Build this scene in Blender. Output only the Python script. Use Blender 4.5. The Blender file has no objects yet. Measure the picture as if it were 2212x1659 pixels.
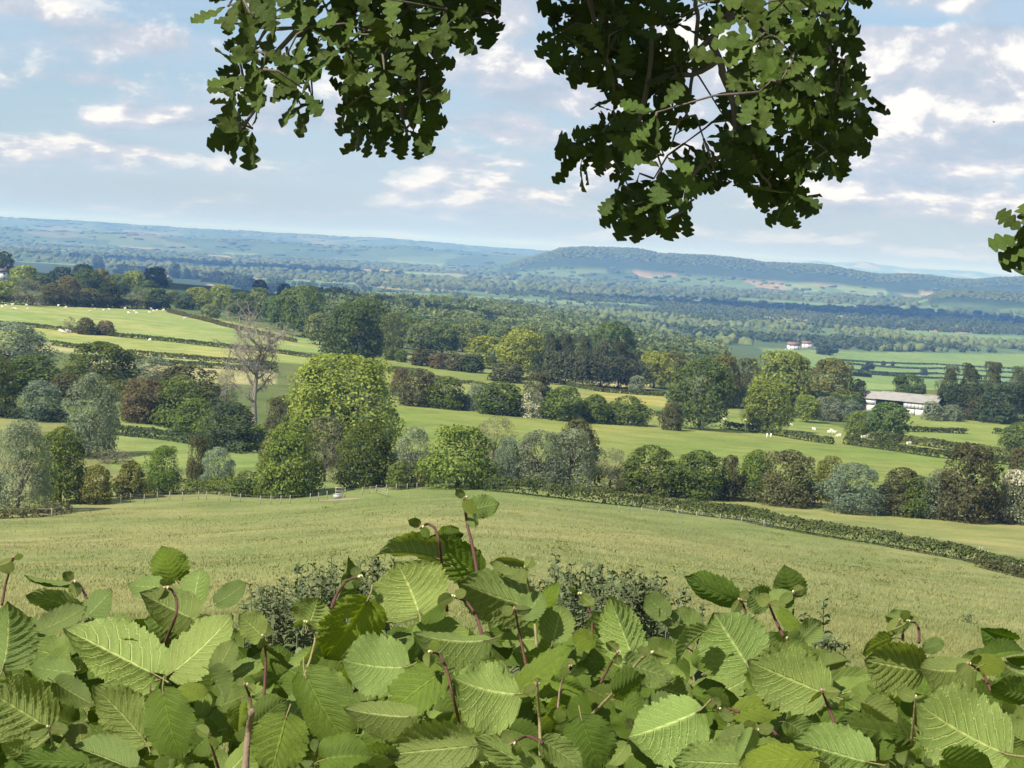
import bpy, bmesh, math, random
import numpy as np
from mathutils import Vector, Matrix, Quaternion

random.seed(7)
RNG = np.random.default_rng(11)
SC = bpy.context.scene
COL = SC.collection

# ------------------------------------------------------------------ camera
FP = 4128.0                     # focal length in the 2212 x 1659 survey pixels used for measuring
PITCH = math.radians(3.98)
ROLL = math.radians(3.29)
cam = bpy.data.cameras.new('camera')
cam.sensor_width = 36.0
cam.lens = 36.0 * FP / 2212.0
cam.clip_start = 0.05
cam.clip_end = 120000
camo = bpy.data.objects.new('camera', cam)
COL.objects.link(camo)
CM = (Matrix.Rotation(math.pi / 2 - PITCH, 3, 'X') @ Matrix.Rotation(ROLL, 3, 'Z'))
camo.matrix_world = CM.to_4x4()
SC.camera = camo
CMn = np.array(CM)


def ray(px, py):
    d = CM @ Vector(((px - 1106) / FP, -(py - 829.5) / FP, -1.0))
    return d


def at(px, py, depth):
    """world point seen at survey pixel (px, py), depth metres along the view axis"""
    return ray(px, py) * depth


def project(P):
    q = P @ CMn                 # = CM^T p
    w = np.maximum(-q[:, 2], 1e-6)
    return 1106 + FP * q[:, 0] / w, 829.5 - FP * q[:, 1] / w, -q[:, 2]


# ------------------------------------------------------------------ sun, sky, exposure
SUN = Vector((-0.54, -0.44, 0.72)).normalized()
SUN_EL = math.asin(SUN.z)
SUN_AZ = math.atan2(SUN.x, SUN.y)
sl = bpy.data.lights.new('sun', 'SUN')
sl.energy = 4.9
sl.angle = math.radians(0.53)
sl.color = (1.0, 0.945, 0.86)
so = bpy.data.objects.new('sun', sl)
COL.objects.link(so)
so.location = SUN * 50
so.rotation_euler = SUN.to_track_quat('Z', 'Y').to_euler()

SC.view_settings.view_transform = 'Standard'
SC.view_settings.look = 'None'
SC.view_settings.exposure = 0.85
SC.view_settings.gamma = 1.0
SC.view_settings.use_curve_mapping = False
SC.render.engine = 'CYCLES'
SC.cycles.use_denoising = True
SC.cycles.denoiser = 'OPENIMAGEDENOISE'
SC.cycles.max_bounces = 6
SC.cycles.diffuse_bounces = 3
SC.cycles.transmission_bounces = 4
SC.cycles.volume_bounces = 0
SC.cycles.use_adaptive_sampling = False


class NT:
    """small node-tree helper"""
    def __init__(self, nt):
        self.nt = nt
        nt.nodes.clear()

    def n(self, t, **kw):
        nd = self.nt.nodes.new(t)
        for k, v in kw.items():
            setattr(nd, k, v)
        return nd

    def l(self, a, b):
        self.nt.links.new(a, b)

    def put(self, sock, v):
        if hasattr(v, 'links') or isinstance(v, bpy.types.NodeSocket):
            self.nt.links.new(v, sock)
        else:
            sock.default_value = v

    def m(self, op, a, b=None, c=None, clamp=False):
        nd = self.n('ShaderNodeMath', operation=op)
        nd.use_clamp = clamp
        self.put(nd.inputs[0], a)
        if b is not None:
            self.put(nd.inputs[1], b)
        if c is not None:
            self.put(nd.inputs[2], c)
        return nd.outputs[0]

    def mix(self, f, a, b, mode='MIX'):
        nd = self.n('ShaderNodeMix', data_type='RGBA', blend_type=mode)
        self.put(nd.inputs[0], f)
        self.put(nd.inputs[6], a if not isinstance(a, tuple) else (*a, 1)[:4])
        self.put(nd.inputs[7], b if not isinstance(b, tuple) else (*b, 1)[:4])
        return nd.outputs[2]

    def noise(self, vec, scale, detail=4, rough=0.5, dist=0.0):
        nd = self.n('ShaderNodeTexNoise')
        if vec is not None:
            self.put(nd.inputs['Vector'], vec)
        nd.inputs['Scale'].default_value = scale
        nd.inputs['Detail'].default_value = detail
        nd.inputs['Roughness'].default_value = rough
        nd.inputs['Distortion'].default_value = dist
        return nd

    def ramp(self, f, stops, interp='LINEAR'):
        nd = self.n('ShaderNodeValToRGB')
        nd.color_ramp.interpolation = interp
        el = nd.color_ramp.elements
        while len(el) > 1:
            el.remove(el[-1])
        el[0].position = stops[0][0]
        el[0].color = (*stops[0][1], 1)
        for p, c in stops[1:]:
            e = el.new(p)
            e.color = (*c, 1)
        self.put(nd.inputs[0], f)
        return nd.outputs[0]

    def smooth(self, x, lo, hi):
        nd = self.n('ShaderNodeMapRange', interpolation_type='SMOOTHSTEP')
        self.put(nd.inputs[0], x)
        nd.inputs[1].default_value = lo
        nd.inputs[2].default_value = hi
        return nd.outputs[0]

    def xyz(self, x, y, z=0.0):
        nd = self.n('ShaderNodeCombineXYZ')
        self.put(nd.inputs[0], x)
        self.put(nd.inputs[1], y)
        self.put(nd.inputs[2], z)
        return nd.outputs[0]


SKY_STRENGTH = 0.075
world = bpy.data.worlds.new('World')
SC.world = world
world.use_nodes = True
w = NT(world.node_tree)
sky = w.n('ShaderNodeTexSky', sky_type='NISHITA')
sky.sun_disc = False
sky.sun_elevation = SUN_EL
sky.sun_rotation = SUN_AZ % (2 * math.pi)
sky.air_density = 1.0
sky.dust_density = 0.6
sky.ozone_density = 1.0
tc = w.n('ShaderNodeTexCoord')
sep = w.n('ShaderNodeSeparateXYZ')
w.l(tc.outputs['Generated'], sep.inputs[0])
X, Y, Z = sep.outputs
az = w.m('ARCTAN2', X, Y)
el = w.m('ARCSINE', Z)


def azel(px, py):
    d = ray(px, py).normalized()
    return math.atan2(d.x, d.y), math.asin(d.z)


def blob(px, py, rx, ry, amt):
    a0, e0 = azel(px, py)
    da = w.m('MULTIPLY', w.m('SUBTRACT', az, a0), FP / rx)
    de = w.m('MULTIPLY', w.m('SUBTRACT', el, e0), FP / ry)
    r2 = w.m('ADD', w.m('MULTIPLY', da, da), w.m('MULTIPLY', de, de))
    return w.m('MULTIPLY', w.m('POWER', 2.718, w.m('MULTIPLY', r2, -1.0)), amt)


bias = None
for b in [(2060, 150, 200, 75, .46), (1990, 42, 160, 22, -.40), (1880, 110, 75, 75, .34), (2160, 95, 90, 55, .26),
          (310, 88, 100, 32, .26), (380, 258, 140, 22, .22),
          (260, 322, 150, 18, .22), (1200, 215, 120, 28, .24), (1060, 270, 130, 26, .26), (930, 345, 150, 22, .2),
          (640, 255, 160, 26, .16), (2050, 235, 180, 32, .36), (2130, 340, 130, 28, .38), (1960, 300, 120, 20, .2),
          (1950, 410, 180, 22, .2), (2120, 440, 60, 16, .16), (900, 430, 60, 12, .16), (1480, 90, 70, 80, .2),
          (1350, 320, 220, 34, .16), (1060, 30, 90, 50, .18), (60, 20, 80, 16, .2), (20, 320, 60, 18, .2),
          (180, 170, 70, 12, .17), (650, 60, 200, 40, -.16), (60, 240, 120, 40, -.06), (1150, 420, 260, 16, .1),
          (250, 400, 250, 30, -.10), (1150, 160, 130, 30, .18), (1550, 400, 300, 26, .12)]:
    v = blob(*b)
    bias = v if bias is None else w.m('ADD', bias, v)

elp = w.m('MAXIMUM', el, 0.0)
U = w.m('MULTIPLY', az, 14.5)
V = w.m('MULTIPLY', w.m('LOGARITHM', w.m('ADD', elp, .035), 2.718), 2.9)
vec0 = w.xyz(U, V, 3.7)
vec1 = w.xyz(w.m('ADD', U, -0.07), w.m('ADD', V, 0.24), 3.7)
warp = w.noise(vec0, 1.3, 2, .5)


def puff(v):
    n = w.noise(v, 1.05, 9, 0.60, 0.15)
    return n.outputs[0]


d0 = puff(vec0)
d1 = puff(vec1)
cover = w.m('ADD', w.m('ADD', d0, bias), w.m('MULTIPLY', w.m('SUBTRACT', w.smooth(az, -0.25, 0.27), .5), .07))
thr_a = w.smooth(cover, 0.43, 0.63)
low = w.smooth(el, 0.004, 0.035)
dens = w.m('MULTIPLY', thr_a, w.m('ADD', .25, w.m('MULTIPLY', low, .75)))
lit = w.m('ADD', .47, w.m('MULTIPLY', w.m('SUBTRACT', d0, d1), 4.6), clamp=True)
fine = w.noise(vec0, 6.0, 5, .6).outputs[0]
lit = w.m('ADD', lit, w.m('MULTIPLY', w.m('SUBTRACT', fine, .5), .5), clamp=True)
thick = w.smooth(cover, 0.62, 0.95)
lit2 = w.m('ADD', lit, w.m('MULTIPLY', thick, .18), clamp=True)
K = .79 / SKY_STRENGTH
ccol = w.ramp(lit2, [(0.0, tuple(K * c for c in (.345, .405, .485))), (0.35, tuple(K * c for c in (.41, .45, .515))),
                     (0.62, tuple(K * c for c in (.47, .485, .54))), (1.0, tuple(K * c for c in (.76, .735, .70)))])
# thin veils of high cloud
vv = w.xyz(w.m('MULTIPLY', az, 5.0), w.m('MULTIPLY', el, 46.0), 9.1)
veil = w.smooth(w.noise(vv, 1.0, 5, .55).outputs[0], .36, .66)
skyc = w.mix(w.m('MULTIPLY', w.smooth(el, -0.05, .35), .35), w.mix(.55, sky.outputs[0], tuple(K * c for c in (.195, .325, .50))), sky.outputs[0])
veilc = w.mix(w.m('MULTIPLY', veil, w.m('MULTIPLY', w.smooth(el, .0, .05), .70)), skyc, tuple(K * c for c in (.385, .465, .565)))
fin = w.mix(w.m('MULTIPLY', dens, .92), veilc, ccol)
bg = w.n('ShaderNodeBackground')
bg.inputs['Strength'].default_value = SKY_STRENGTH
w.l(fin, bg.inputs['Color'])
wo = w.n('ShaderNodeOutputWorld')
w.l(bg.outputs[0], wo.inputs[0])


# ------------------------------------------------------------------ object helpers
def tag(o, label=None, cat=None, group=None, kind=None):
    if label:
        o['label'] = label
    if cat:
        o['category'] = cat
    if group:
        o['group'] = group
    if kind:
        o['kind'] = kind
    return o


def link(name, data, parent=None):
    o = bpy.data.objects.new(name, data)
    COL.objects.link(o)
    if parent is not None:
        o.parent = parent
    return o


def empty(name, loc):
    o = link(name, None)
    o.location = loc
    o.empty_display_size = 0.2
    return o


def mesh_np(name, verts, faces, mat=None, smooth=False, attrs=None, matidx=None):
    """verts (n,3); faces (m,3|4) int array or list of such arrays"""
    me = bpy.data.meshes.new(name)
    verts = np.asarray(verts, dtype=np.float32)
    if not isinstance(faces, list):
        faces = [faces]
    faces = [np.asarray(f, dtype=np.int32) for f in faces if len(f)]
    nl = sum(f.size for f in faces)
    nf = sum(len(f) for f in faces)
    me.vertices.add(len(verts))
    me.vertices.foreach_set('co', verts.ravel())
    me.loops.add(nl)
    me.loops.foreach_set('vertex_index', np.concatenate([f.ravel() for f in faces]))
    me.polygons.add(nf)
    sizes = np.concatenate([np.full(len(f), f.shape[1], dtype=np.int32) for f in faces])
    starts = np.concatenate([[0], np.cumsum(sizes)[:-1]]).astype(np.int32)
    me.polygons.foreach_set('loop_start', starts)
    if smooth:
        me.polygons.foreach_set('use_smooth', np.ones(nf, dtype=bool))
    mats = mat if isinstance(mat, list) else [mat]
    for mm in mats:
        if mm is not None:
            me.materials.append(mm)
    if matidx is not None:
        me.polygons.foreach_set('material_index', np.asarray(matidx, dtype=np.int32))
    me.update(calc_edges=True)
    me.validate()
    if attrs:
        for k, (typ, data) in attrs.items():
            a = me.attributes.new(k, typ, 'POINT')
            key = {'FLOAT': 'value', 'FLOAT_VECTOR': 'vector', 'FLOAT_COLOR': 'color'}[typ]
            a.data.foreach_set(key, np.asarray(data, dtype=np.float32).ravel())
    return me


class MB:
    """collects tubes and boxes into one mesh"""
    def __init__(self):
        self.v = []
        self.q = []
        self.t = []
        self.n = 0

    def add(self, v, q=None, t=None):
        v = np.asarray(v, float)
        self.v.append(v)
        if q is not None and len(q):
            self.q.append(np.asarray(q, int) + self.n)
        if t is not None and len(t):
            self.t.append(np.asarray(t, int) + self.n)
        self.n += len(v)

    def tube(self, pts, radii, sides=6, cap=True):
        pts = np.asarray(pts, float)
        n = len(pts)
        radii = np.broadcast_to(np.asarray(radii, float), (n,))
        tan = np.gradient(pts, axis=0)
        tan /= np.linalg.norm(tan, axis=1)[:, None] + 1e-12
        ref = np.array([0.31, 0.87, 0.38])
        a = np.cross(tan, ref)
        a /= np.linalg.norm(a, axis=1)[:, None] + 1e-9
        b = np.cross(tan, a)
        ang = np.linspace(0, 2 * np.pi, sides, endpoint=False)
        ring = (a[:, None, :] * np.cos(ang)[None, :, None] + b[:, None, :] * np.sin(ang)[None, :, None])
        v = (pts[:, None, :] + ring * radii[:, None, None]).reshape(-1, 3)
        i = np.arange(n - 1)[:, None] * sides
        j = np.arange(sides)[None, :]
        j2 = (j + 1) % sides
        q = np.stack([i + j, i + j2, i + sides + j2, i + sides + j], -1).reshape(-1, 4)
        t = None
        if cap:
            v = np.vstack([v, pts[:1], pts[-1:]])
            c0, c1 = n * sides, n * sides + 1
            jj = np.arange(sides)
            t = np.vstack([np.stack([jj * 0 + c0, (jj + 1) % sides, jj], -1),
                           np.stack([jj * 0 + c1, (n - 1) * sides + jj, (n - 1) * sides + (jj + 1) % sides], -1)])
        self.add(v, q, t)
        return self

    def box(self, lo, hi, M=None):
        x0, y0, z0 = lo
        x1, y1, z1 = hi
        v = np.array([(x0, y0, z0), (x1, y0, z0), (x1, y1, z0), (x0, y1, z0), (x0, y0, z1), (x1, y0, z1), (x1, y1, z1), (x0, y1, z1)], float)
        if M is not None:
            v = np.array([M @ Vector(p) for p in v])
        self.add(v, [(0, 3, 2, 1), (4, 5, 6, 7), (0, 1, 5, 4), (1, 2, 6, 5), (2, 3, 7, 6), (3, 0, 4, 7)])
        return self

    def mesh(self, name, mat, smooth=False):
        f = []
        if self.q:
            f.append(np.vstack(self.q))
        if self.t:
            f.append(np.vstack(self.t))
        return mesh_np(name, np.vstack(self.v), f, mat, smooth)


# ------------------------------------------------------------------ materials
def mat_new(name):
    m = bpy.data.materials.new(name)
    m.use_nodes = True
    return m, NT(m.node_tree)


def simple(name, col, rough=.8, var=.25, scale=6.0, spec=.3):
    m, t = mat_new(name)
    tc = t.n('ShaderNodeTexCoord')
    nz = t.noise(tc.outputs['Object'], scale, 6, .62)
    c = t.mix(nz.outputs[0], tuple(x * (1 - var) for x in col), tuple(min(1, x * (1 + var)) for x in col))
    p = t.n('ShaderNodeBsdfPrincipled')
    t.l(c, p.inputs['Base Color'])
    p.inputs['Roughness'].default_value = rough
    p.inputs['Specular IOR Level'].default_value = spec
    bp = t.n('ShaderNodeBump')
    bp.inputs['Strength'].default_value = .4
    bp.inputs['Distance'].default_value = .02
    t.l(nz.outputs[0], bp.inputs['Height'])
    t.l(bp.outputs[0], p.inputs['Normal'])
    o = t.n('ShaderNodeOutputMaterial')
    t.l(p.outputs[0], o.inputs[0])
    return m


def foliage(name, col, tip=None, transl=.36, var=.5):
    """leaf-clump material: colour drifts per clump (attribute shade) and per plant (object random)"""
    m, t = mat_new(name)
    a = t.n('ShaderNodeAttribute', attribute_name='shade')
    oi = t.n('ShaderNodeObjectInfo')
    col = tuple(c * 1.7 for c in col)
    tip = tuple(min(.85, c * 1.36) for c in tip)
    c = t.mix(a.outputs['Fac'], tuple(x * (1 - var * .75) for x in col), tip)
    h = t.n('ShaderNodeHueSaturation')
    t.l(c, h.inputs['Color'])
    t.put(h.inputs['Value'], t.m('ADD', .80, t.m('MULTIPLY', oi.outputs['Random'], .40)))
    t.put(h.inputs['Hue'], t.m('ADD', .488, t.m('MULTIPLY', t.m('FRACT', t.m('MULTIPLY', oi.outputs['Random'], 7.31)), .024)))
    d = t.n('ShaderNodeBsdfDiffuse')
    tr = t.n('ShaderNodeBsdfTranslucent')
    t.l(h.outputs[0], d.inputs[0])
    tcol = t.mix(1.0, h.outputs[0], (1.0, 1.0, .55), 'MULTIPLY')
    t.l(tcol, tr.inputs[0])
    mx = t.n('ShaderNodeMixShader')
    mx.inputs[0].default_value = transl
    t.l(d.outputs[0], mx.inputs[1])
    t.l(tr.outputs[0], mx.inputs[2])
    o = t.n('ShaderNodeOutputMaterial')
    t.l(mx.outputs[0], o.inputs[0])
    return m


FM = {
    'willow': foliage('willow_leaf', (.125, .150, .080), (.23, .265, .175)),
    'bluewillow': foliage('blue_willow_leaf', (.110, .145, .085), (.21, .26, .185)),
    'hawthorn': foliage('hawthorn_leaf', (.068, .096, .022), (.135, .170, .040)),
    'bright': foliage('fresh_leaf', (.085, .130, .024), (.17, .215, .045)),
    'oak': foliage('oak_crown_leaf', (.066, .100, .028), (.130, .170, .050)),
    'ash': foliage('ash_leaf', (.135, .165, .030), (.255, .280, .060)),
    'brown': foliage('olive_brown_leaf', (.072, .076, .030), (.135, .130, .055)),
    'redbrown': foliage('russet_leaf', (.092, .082, .036), (.150, .126, .060)),
    'pine': foliage('pine_needle', (.052, .066, .030), (.105, .110, .050), transl=.1),
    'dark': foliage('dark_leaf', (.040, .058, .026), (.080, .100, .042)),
    'blossom': foliage('blossom_leaf', (.085, .11, .04), (.50, .47, .37), var=.3),
    'scrub': foliage('grey_scrub_twig', (.125, .125, .075), (.215, .205, .135)),
    'olive': foliage('olive_leaf', (.105, .115, .030), (.20, .195, .055)),
    'wood': foliage('woodland_leaf', (.080, .108, .040), (.205, .235, .085)),
    'hedge': foliage('hedge_leaf', (.060, .078, .024), (.125, .140, .046)),
}
BARK = simple('bark', (.10, .085, .065), .9, .4, 5)
DEADWOOD = simple('dead_wood', (.245, .222, .175), .9, .35, 3)
POSTWOOD = simple('weathered_post', (.30, .27, .21), .9, .3, 8)

# ------------------------------------------------------------------ terrain
RN = np.array([0.6, 3, 10, 30, 60, 110, 180, 260, 330, 400, 480, 560, 640, 720, 850, 1000, 1200, 1400, 1700, 2000, 2400, 2900, 3500], float)
CX = np.array([-500., 0, 500, 1000, 1500, 2000, 2600])
OFF = {
    0:    [880, 810, 730, 672, 600, 530, 430, 345, 300, 262, 225, 173, 150, 122, 98, 108, 150, 165, 142, 118],
    500:  [870, 800, 715, 640, 575, 500, 430, 345, 305, 270, 235, 190, 168, 138, 112, 118, 150, 168, 142, 118],
    1000: [860, 765, 660, 572, 522, 455, 400, 350, 318, 275, 250, 225, 200, 178, 158, 135, 122, 110, 122, 118],
    1500: [860, 770, 670, 588, 536, 458, 415, 365, 335, 300, 270, 248, 230, 215, 198, 186, 176, 162, 141, 118],
    2000: [870, 785, 695, 622, 542, 465, 415, 370, 340, 305, 272, 250, 240, 232, 226, 220, 205, 172, 142, 118],
}
OFF[-500] = OFF[0]
OFF[2600] = [872, 790, 705, 640, 545, 468, 418, 372, 342, 308, 275, 252, 242, 233, 227, 220, 205, 172, 142, 118]
LR = np.log(np.geomspace(0.6, 40000, 900))
XG = np.linspace(-500, 2600, 125)


def _table():
    zc = []
    for c in CX:
        off = np.array(OFF[int(c)], float)
        z = -np.tan(np.arctan((off - 287) / FP) + PITCH) * RN[3:]
        z = np.concatenate([[-1.6, -1.85, -3.0], z])
        r = np.exp(LR)
        zz = np.interp(np.log(r), np.log(RN), z)
        zlin = np.interp(r, RN, z)
        zz = .3 * zz + .7 * zlin
        zz = np.where(r > 3500, -100.0, zz)
        zc.append(zz)
    zc = np.array(zc)
    g = np.zeros((len(XG), len(LR)))
    for i in range(len(LR)):
        g[:, i] = np.interp(XG, CX, zc[:, i])
    k = np.exp(-np.linspace(-2, 2, 21) ** 2)
    k /= k.sum()
    g = np.apply_along_axis(lambda a: np.convolve(np.pad(a, 10, 'edge'), k, 'valid'), 0, g)
    k = np.exp(-np.linspace(-2, 2, 9) ** 2)
    k /= k.sum()
    g = np.apply_along_axis(lambda a: np.convolve(np.pad(a, 4, 'edge'), k, 'valid'), 1, g)
    return g


ZT = _table()


def vnoise(x, y, seed=0):
    """cheap smooth value noise"""
    xi = np.floor(x).astype(np.int64)
    yi = np.floor(y).astype(np.int64)
    fx = x - xi
    fy = y - yi
    fx = fx * fx * (3 - 2 * fx)
    fy = fy * fy * (3 - 2 * fy)

    def h(a, b):
        n = (a * 374761393 + b * 668265263 + seed * 1442695041) & 0x7fffffff
        n = ((n ^ (n >> 13)) * 1274126177) & 0x7fffffff
        return ((n ^ (n >> 16)) & 0xffff) / 65535.0
    return (h(xi, yi) * (1 - fx) + h(xi + 1, yi) * fx) * (1 - fy) + (h(xi, yi + 1) * (1 - fx) + h(xi + 1, yi + 1) * fx) * fy


def fbm(x, y, seed=0, octs=4):
    s = 0
    a = .5
    for o in range(octs):
        s = s + a * vnoise(x * 2 ** o, y * 2 ** o, seed + o)
        a *= .5
    return s / (1 - .5 ** octs)


# skyline ridges: (distance, depth, [(survey x, survey y of the crest)])
RIDGES = [
    (8500, 1000, [(1010, 590), (1100, 572), (1140, 559), (1192, 545), (1215, 537), (1260, 535), (1310, 537), (1380, 539), (1420, 548), (1520, 553),
                  (1580, 558), (1650, 569), (1720, 573), (1790, 575), (1850, 586), (1900, 593), (1960, 592), (2010, 595), (2060, 602), (2110, 604), (2150, 600), (2212, 599), (2300, 600)]),
    (16000, 2200, [(-400, 450), (-100, 466), (0, 470), (160, 478), (321, 488), (435, 494.5), (569, 502), (740, 512), (840, 517), (921, 523), (1000, 530), (1088, 537), (1189, 543), (1300, 560), (1400, 572), (1500, 578)]),
    (11000, 1200, [(-400, 475), (0, 492), (100, 500), (300, 505), (400, 515), (560, 520), (700, 530), (820, 533), (880, 530), (930, 537), (1050, 545), (1150, 556), (1250, 575)]),
    (27500, 2600, [(1400, 575), (1600, 575), (1718, 567), (1762, 564), (1797, 568), (1855, 564), (1916, 572.5), (1961, 580), (2019, 582), (2105, 586), (2156, 593), (2212, 600), (2400, 612)]),
    (6000, 550, [(1950, 668), (1999, 646), (2030, 634), (2054, 629), (2105, 630), (2160, 634), (2212, 640), (2300, 650), (2400, 690)]),
]
_R = []
for D, wd, pts in RIDGES:
    a, h = [], []
    for px, py in pts:
        d = ray(px, py)
        hr = math.hypot(d.x, d.y)
        a.append(math.atan2(d.x, d.y))
        h.append(max(0.0, d.z / hr * D + 100.0))
    _R.append((D, wd, np.array(a), np.array(h)))


def height(x, y):
    x = np.asarray(x, float)
    y = np.asarray(y, float)
    r = np.hypot(x, y) + 1e-6
    a = np.arctan2(x, y)
    ac = np.clip(a, -0.45, 0.45)
    col = np.clip(1106 + np.tan(ac) * FP, -499, 2599)
    fi = (col - XG[0]) / (XG[1] - XG[0])
    fj = (np.clip(np.log(r), LR[0], LR[-1] - 1e-6) - LR[0]) / (LR[1] - LR[0])
    i0 = np.clip(fi.astype(int), 0, len(XG) - 2)
    j0 = np.clip(fj.astype(int), 0, len(LR) - 2)
    fi = fi - i0
    fj = fj - j0
    z = (ZT[i0, j0] * (1 - fi) + ZT[i0 + 1, j0] * fi) * (1 - fj) + (ZT[i0, j0 + 1] * (1 - fi) + ZT[i0 + 1, j0 + 1] * fi) * fj
    # behind the viewpoint the hill stays level
    b = np.clip((np.abs(a) - 0.7) / 0.8, 0, 1)
    b = b * b * (3 - 2 * b)
    z = z * (1 - b) - 1.6 * b
    far = np.clip((r - 3000) / 1500, 0, 1) * (1 - b)
    z = z + far * (fbm(x / 700, y / 700, 5, 3) - .5) * 9
    near = np.clip((r - 12) / 40, 0, 1) * np.clip((900 - r) / 500, 0, 1)
    z = z + near * ((fbm(x / 26, y / 26, 3, 3) - .5) * 1.1)
    for D, wd, aa, hh in _R:
        H = np.interp(a, aa, hh, left=0, right=0)
        t = np.clip(1 - ((r - D) / wd) ** 2, 0, 1)
        bump = t * t * (3 - 2 * t)
        z = z + bump * H * (1 + .0 * r) * (1 + (fbm(x / 420, y / 420, 9, 3) - .5) * .12)
    return z


_RM = np.geomspace(4, 30000, 5000)


def hit(px, py):
    d = ray(px, py)
    hr = math.hypot(d.x, d.y)
    ux, uy, uz = d.x / hr, d.y / hr, d.z / hr
    zr = uz * _RM
    zt = height(ux * _RM, uy * _RM)
    k = np.nonzero(zr <= zt)[0]
    k = int(k[0]) if len(k) else len(_RM) - 1
    if k > 0:
        g0, g1 = zr[k - 1] - zt[k - 1], zr[k] - zt[k]
        f = g0 / (g0 - g1 + 1e-9)
        r = _RM[k - 1] + f * (_RM[k] - _RM[k - 1])
    else:
        r = _RM[0]
    x, y = ux * r, uy * r
    return Vector((x, y, float(height(np.array([x]), np.array([y]))[0]))), r


def on_ground(x, y):
    return Vector((x, y, float(height(np.array([x]), np.array([y]))[0])))


def inpoly(x, y, poly):
    c = np.zeros(x.shape, bool)
    n = len(poly)
    j = n - 1
    for i in range(n):
        xi, yi = poly[i]
        xj, yj = poly[j]
        if yi != yj:
            c ^= ((yi > y) != (yj > y)) & (x < (xj - xi) * (y - yi) / (yj - yi) + xi)
        j = i
    return c


GR_NEAR = (.190, .193, .076)
FIELDS = [  # (colour, outline in survey pixels)
    ((.165, .172, .058), [(1040, 1046), (1250, 1058), (1500, 1085), (1800, 1120), (2230, 1195), (2230, 1100), (1800, 1060), (1300, 1030)]),
    ((.140, .165, .040), [(840, 865), (1000, 880), (1300, 912), (1560, 925), (1800, 955), (2212, 1000), (2260, 1090), (1800, 1060), (1300, 1040), (850, 1000)]),
    ((.145, .170, .045), [(1560, 900), (1750, 905), (1860, 935), (2230, 960), (2230, 1000), (1800, 953), (1560, 925)]),
    ((.150, .178, .045), [(1960, 890), (2230, 900), (2230, 985), (1950, 950), (1850, 930)]),
    ((.150, .165, .045), [(820, 760), (1000, 785), (1200, 815), (1450, 850), (1600, 880), (1600, 925), (1300, 912), (840, 865)]),
    ((.27, .245, .115), [(1270, 822), (1400, 828), (1410, 840), (1310, 840)]),
    ((.21, .20, .055), [(1290, 848), (1450, 850), (1440, 880), (1300, 862)]),
    ((.180, .212, .068), [(-60, 645), (300, 655), (480, 690), (700, 740), (700, 765), (470, 745), (250, 722), (-60, 700)]),
    ((.20, .218, .066), [(-60, 700), (100, 705), (250, 722), (470, 745), (700, 768), (690, 790), (500, 775), (230, 754), (-60, 735)]),
    ((.25, .235, .105), [(80, 735), (230, 754), (530, 780), (530, 790), (260, 770), (80, 760)]),
    ((.23, .215, .095), [(200, 778), (540, 793), (600, 800), (600, 830), (350, 830), (200, 800)]),
    ((.140, .170, .050), [(240, 900), (560, 960), (560, 1010), (240, 1010)]),
    ((.155, .165, .055), [(-60, 890), (140, 905), (140, 935), (-60, 930)]),
    ((.040, .062, .030), [(330, 596), (500, 612), (640, 640), (560, 665), (380, 648)]),  # ridge field: the shade on it is put into the colour
    ((.042, .060, .030), [(-60, 560), (200, 575), (330, 596), (330, 640), (-60, 600)]),  # left ridge, darkened the same way: shade put into the colour
    ((.26, .19, .11), [(448, 612), (500, 622), (500, 626), (448, 616)]),
    ((.27, .245, .04), [(1850, 842), (2040, 855), (2030, 880), (1850, 870)]),
    ((.150, .205, .065), [(1640, 752), (1860, 760), (2230, 765), (2230, 842), (1760, 842)]),
    ((.17, .235, .095), [(1600, 665), (1800, 678), (1800, 682), (1600, 670)]),
    ((.13, .20, .085), [(1860, 712), (2230, 728), (2230, 745), (1990, 732)]),
    ((.17, .22, .10), [(1640, 690), (1760, 696), (1760, 701), (1640, 695)]),
    ((.085, .10, .055), [(1570, 708), (1750, 716), (1750, 730), (1570, 722)]),  # brownish field; its darkness is shade put into the colour
    ((.25, .175, .12), [(772, 581), (810, 582), (810, 592), (772, 590)]),
    ((.30, .26, .13), [(814, 582), (870, 586), (860, 592), (814, 592)]),
    ((.16, .23, .10), [(870, 586), (1000, 596), (1000, 606), (870, 596)]),
    ((.27, .21, .14), [(445, 550), (500, 553), (505, 559), (445, 556)]),
    ((.26, .21, .15), [(260, 528), (350, 534), (350, 540), (260, 536)]),
    ((.17, .19, .115), [(1290, 588), (1350, 590), (1340, 597), (1280, 597)]),
    ((.22, .17, .115), [(1652, 580), (1690, 582), (1715, 592), (1655, 590)]),
    ((.32, .27, .16), [(1710, 586), (1830, 596), (1830, 602), (1720, 598)]),
    ((.20, .17, .11), [(1600, 597), (1670, 600), (1660, 606), (1600, 603)]),
    ((.20, .26, .12), [(1920, 625), (1990, 626), (1990, 634), (1920, 632)]),
    ((.30, .24, .15), [(1970, 606), (2030, 606), (2030, 611), (1970, 612)]),
    ((.16, .22, .10), [(1500, 571), (1545, 574), (1545, 582), (1510, 580)]),
    ((.17, .23, .10), [(1050, 607), (1130, 608), (1130, 612), (1050, 612)]),
]


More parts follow.
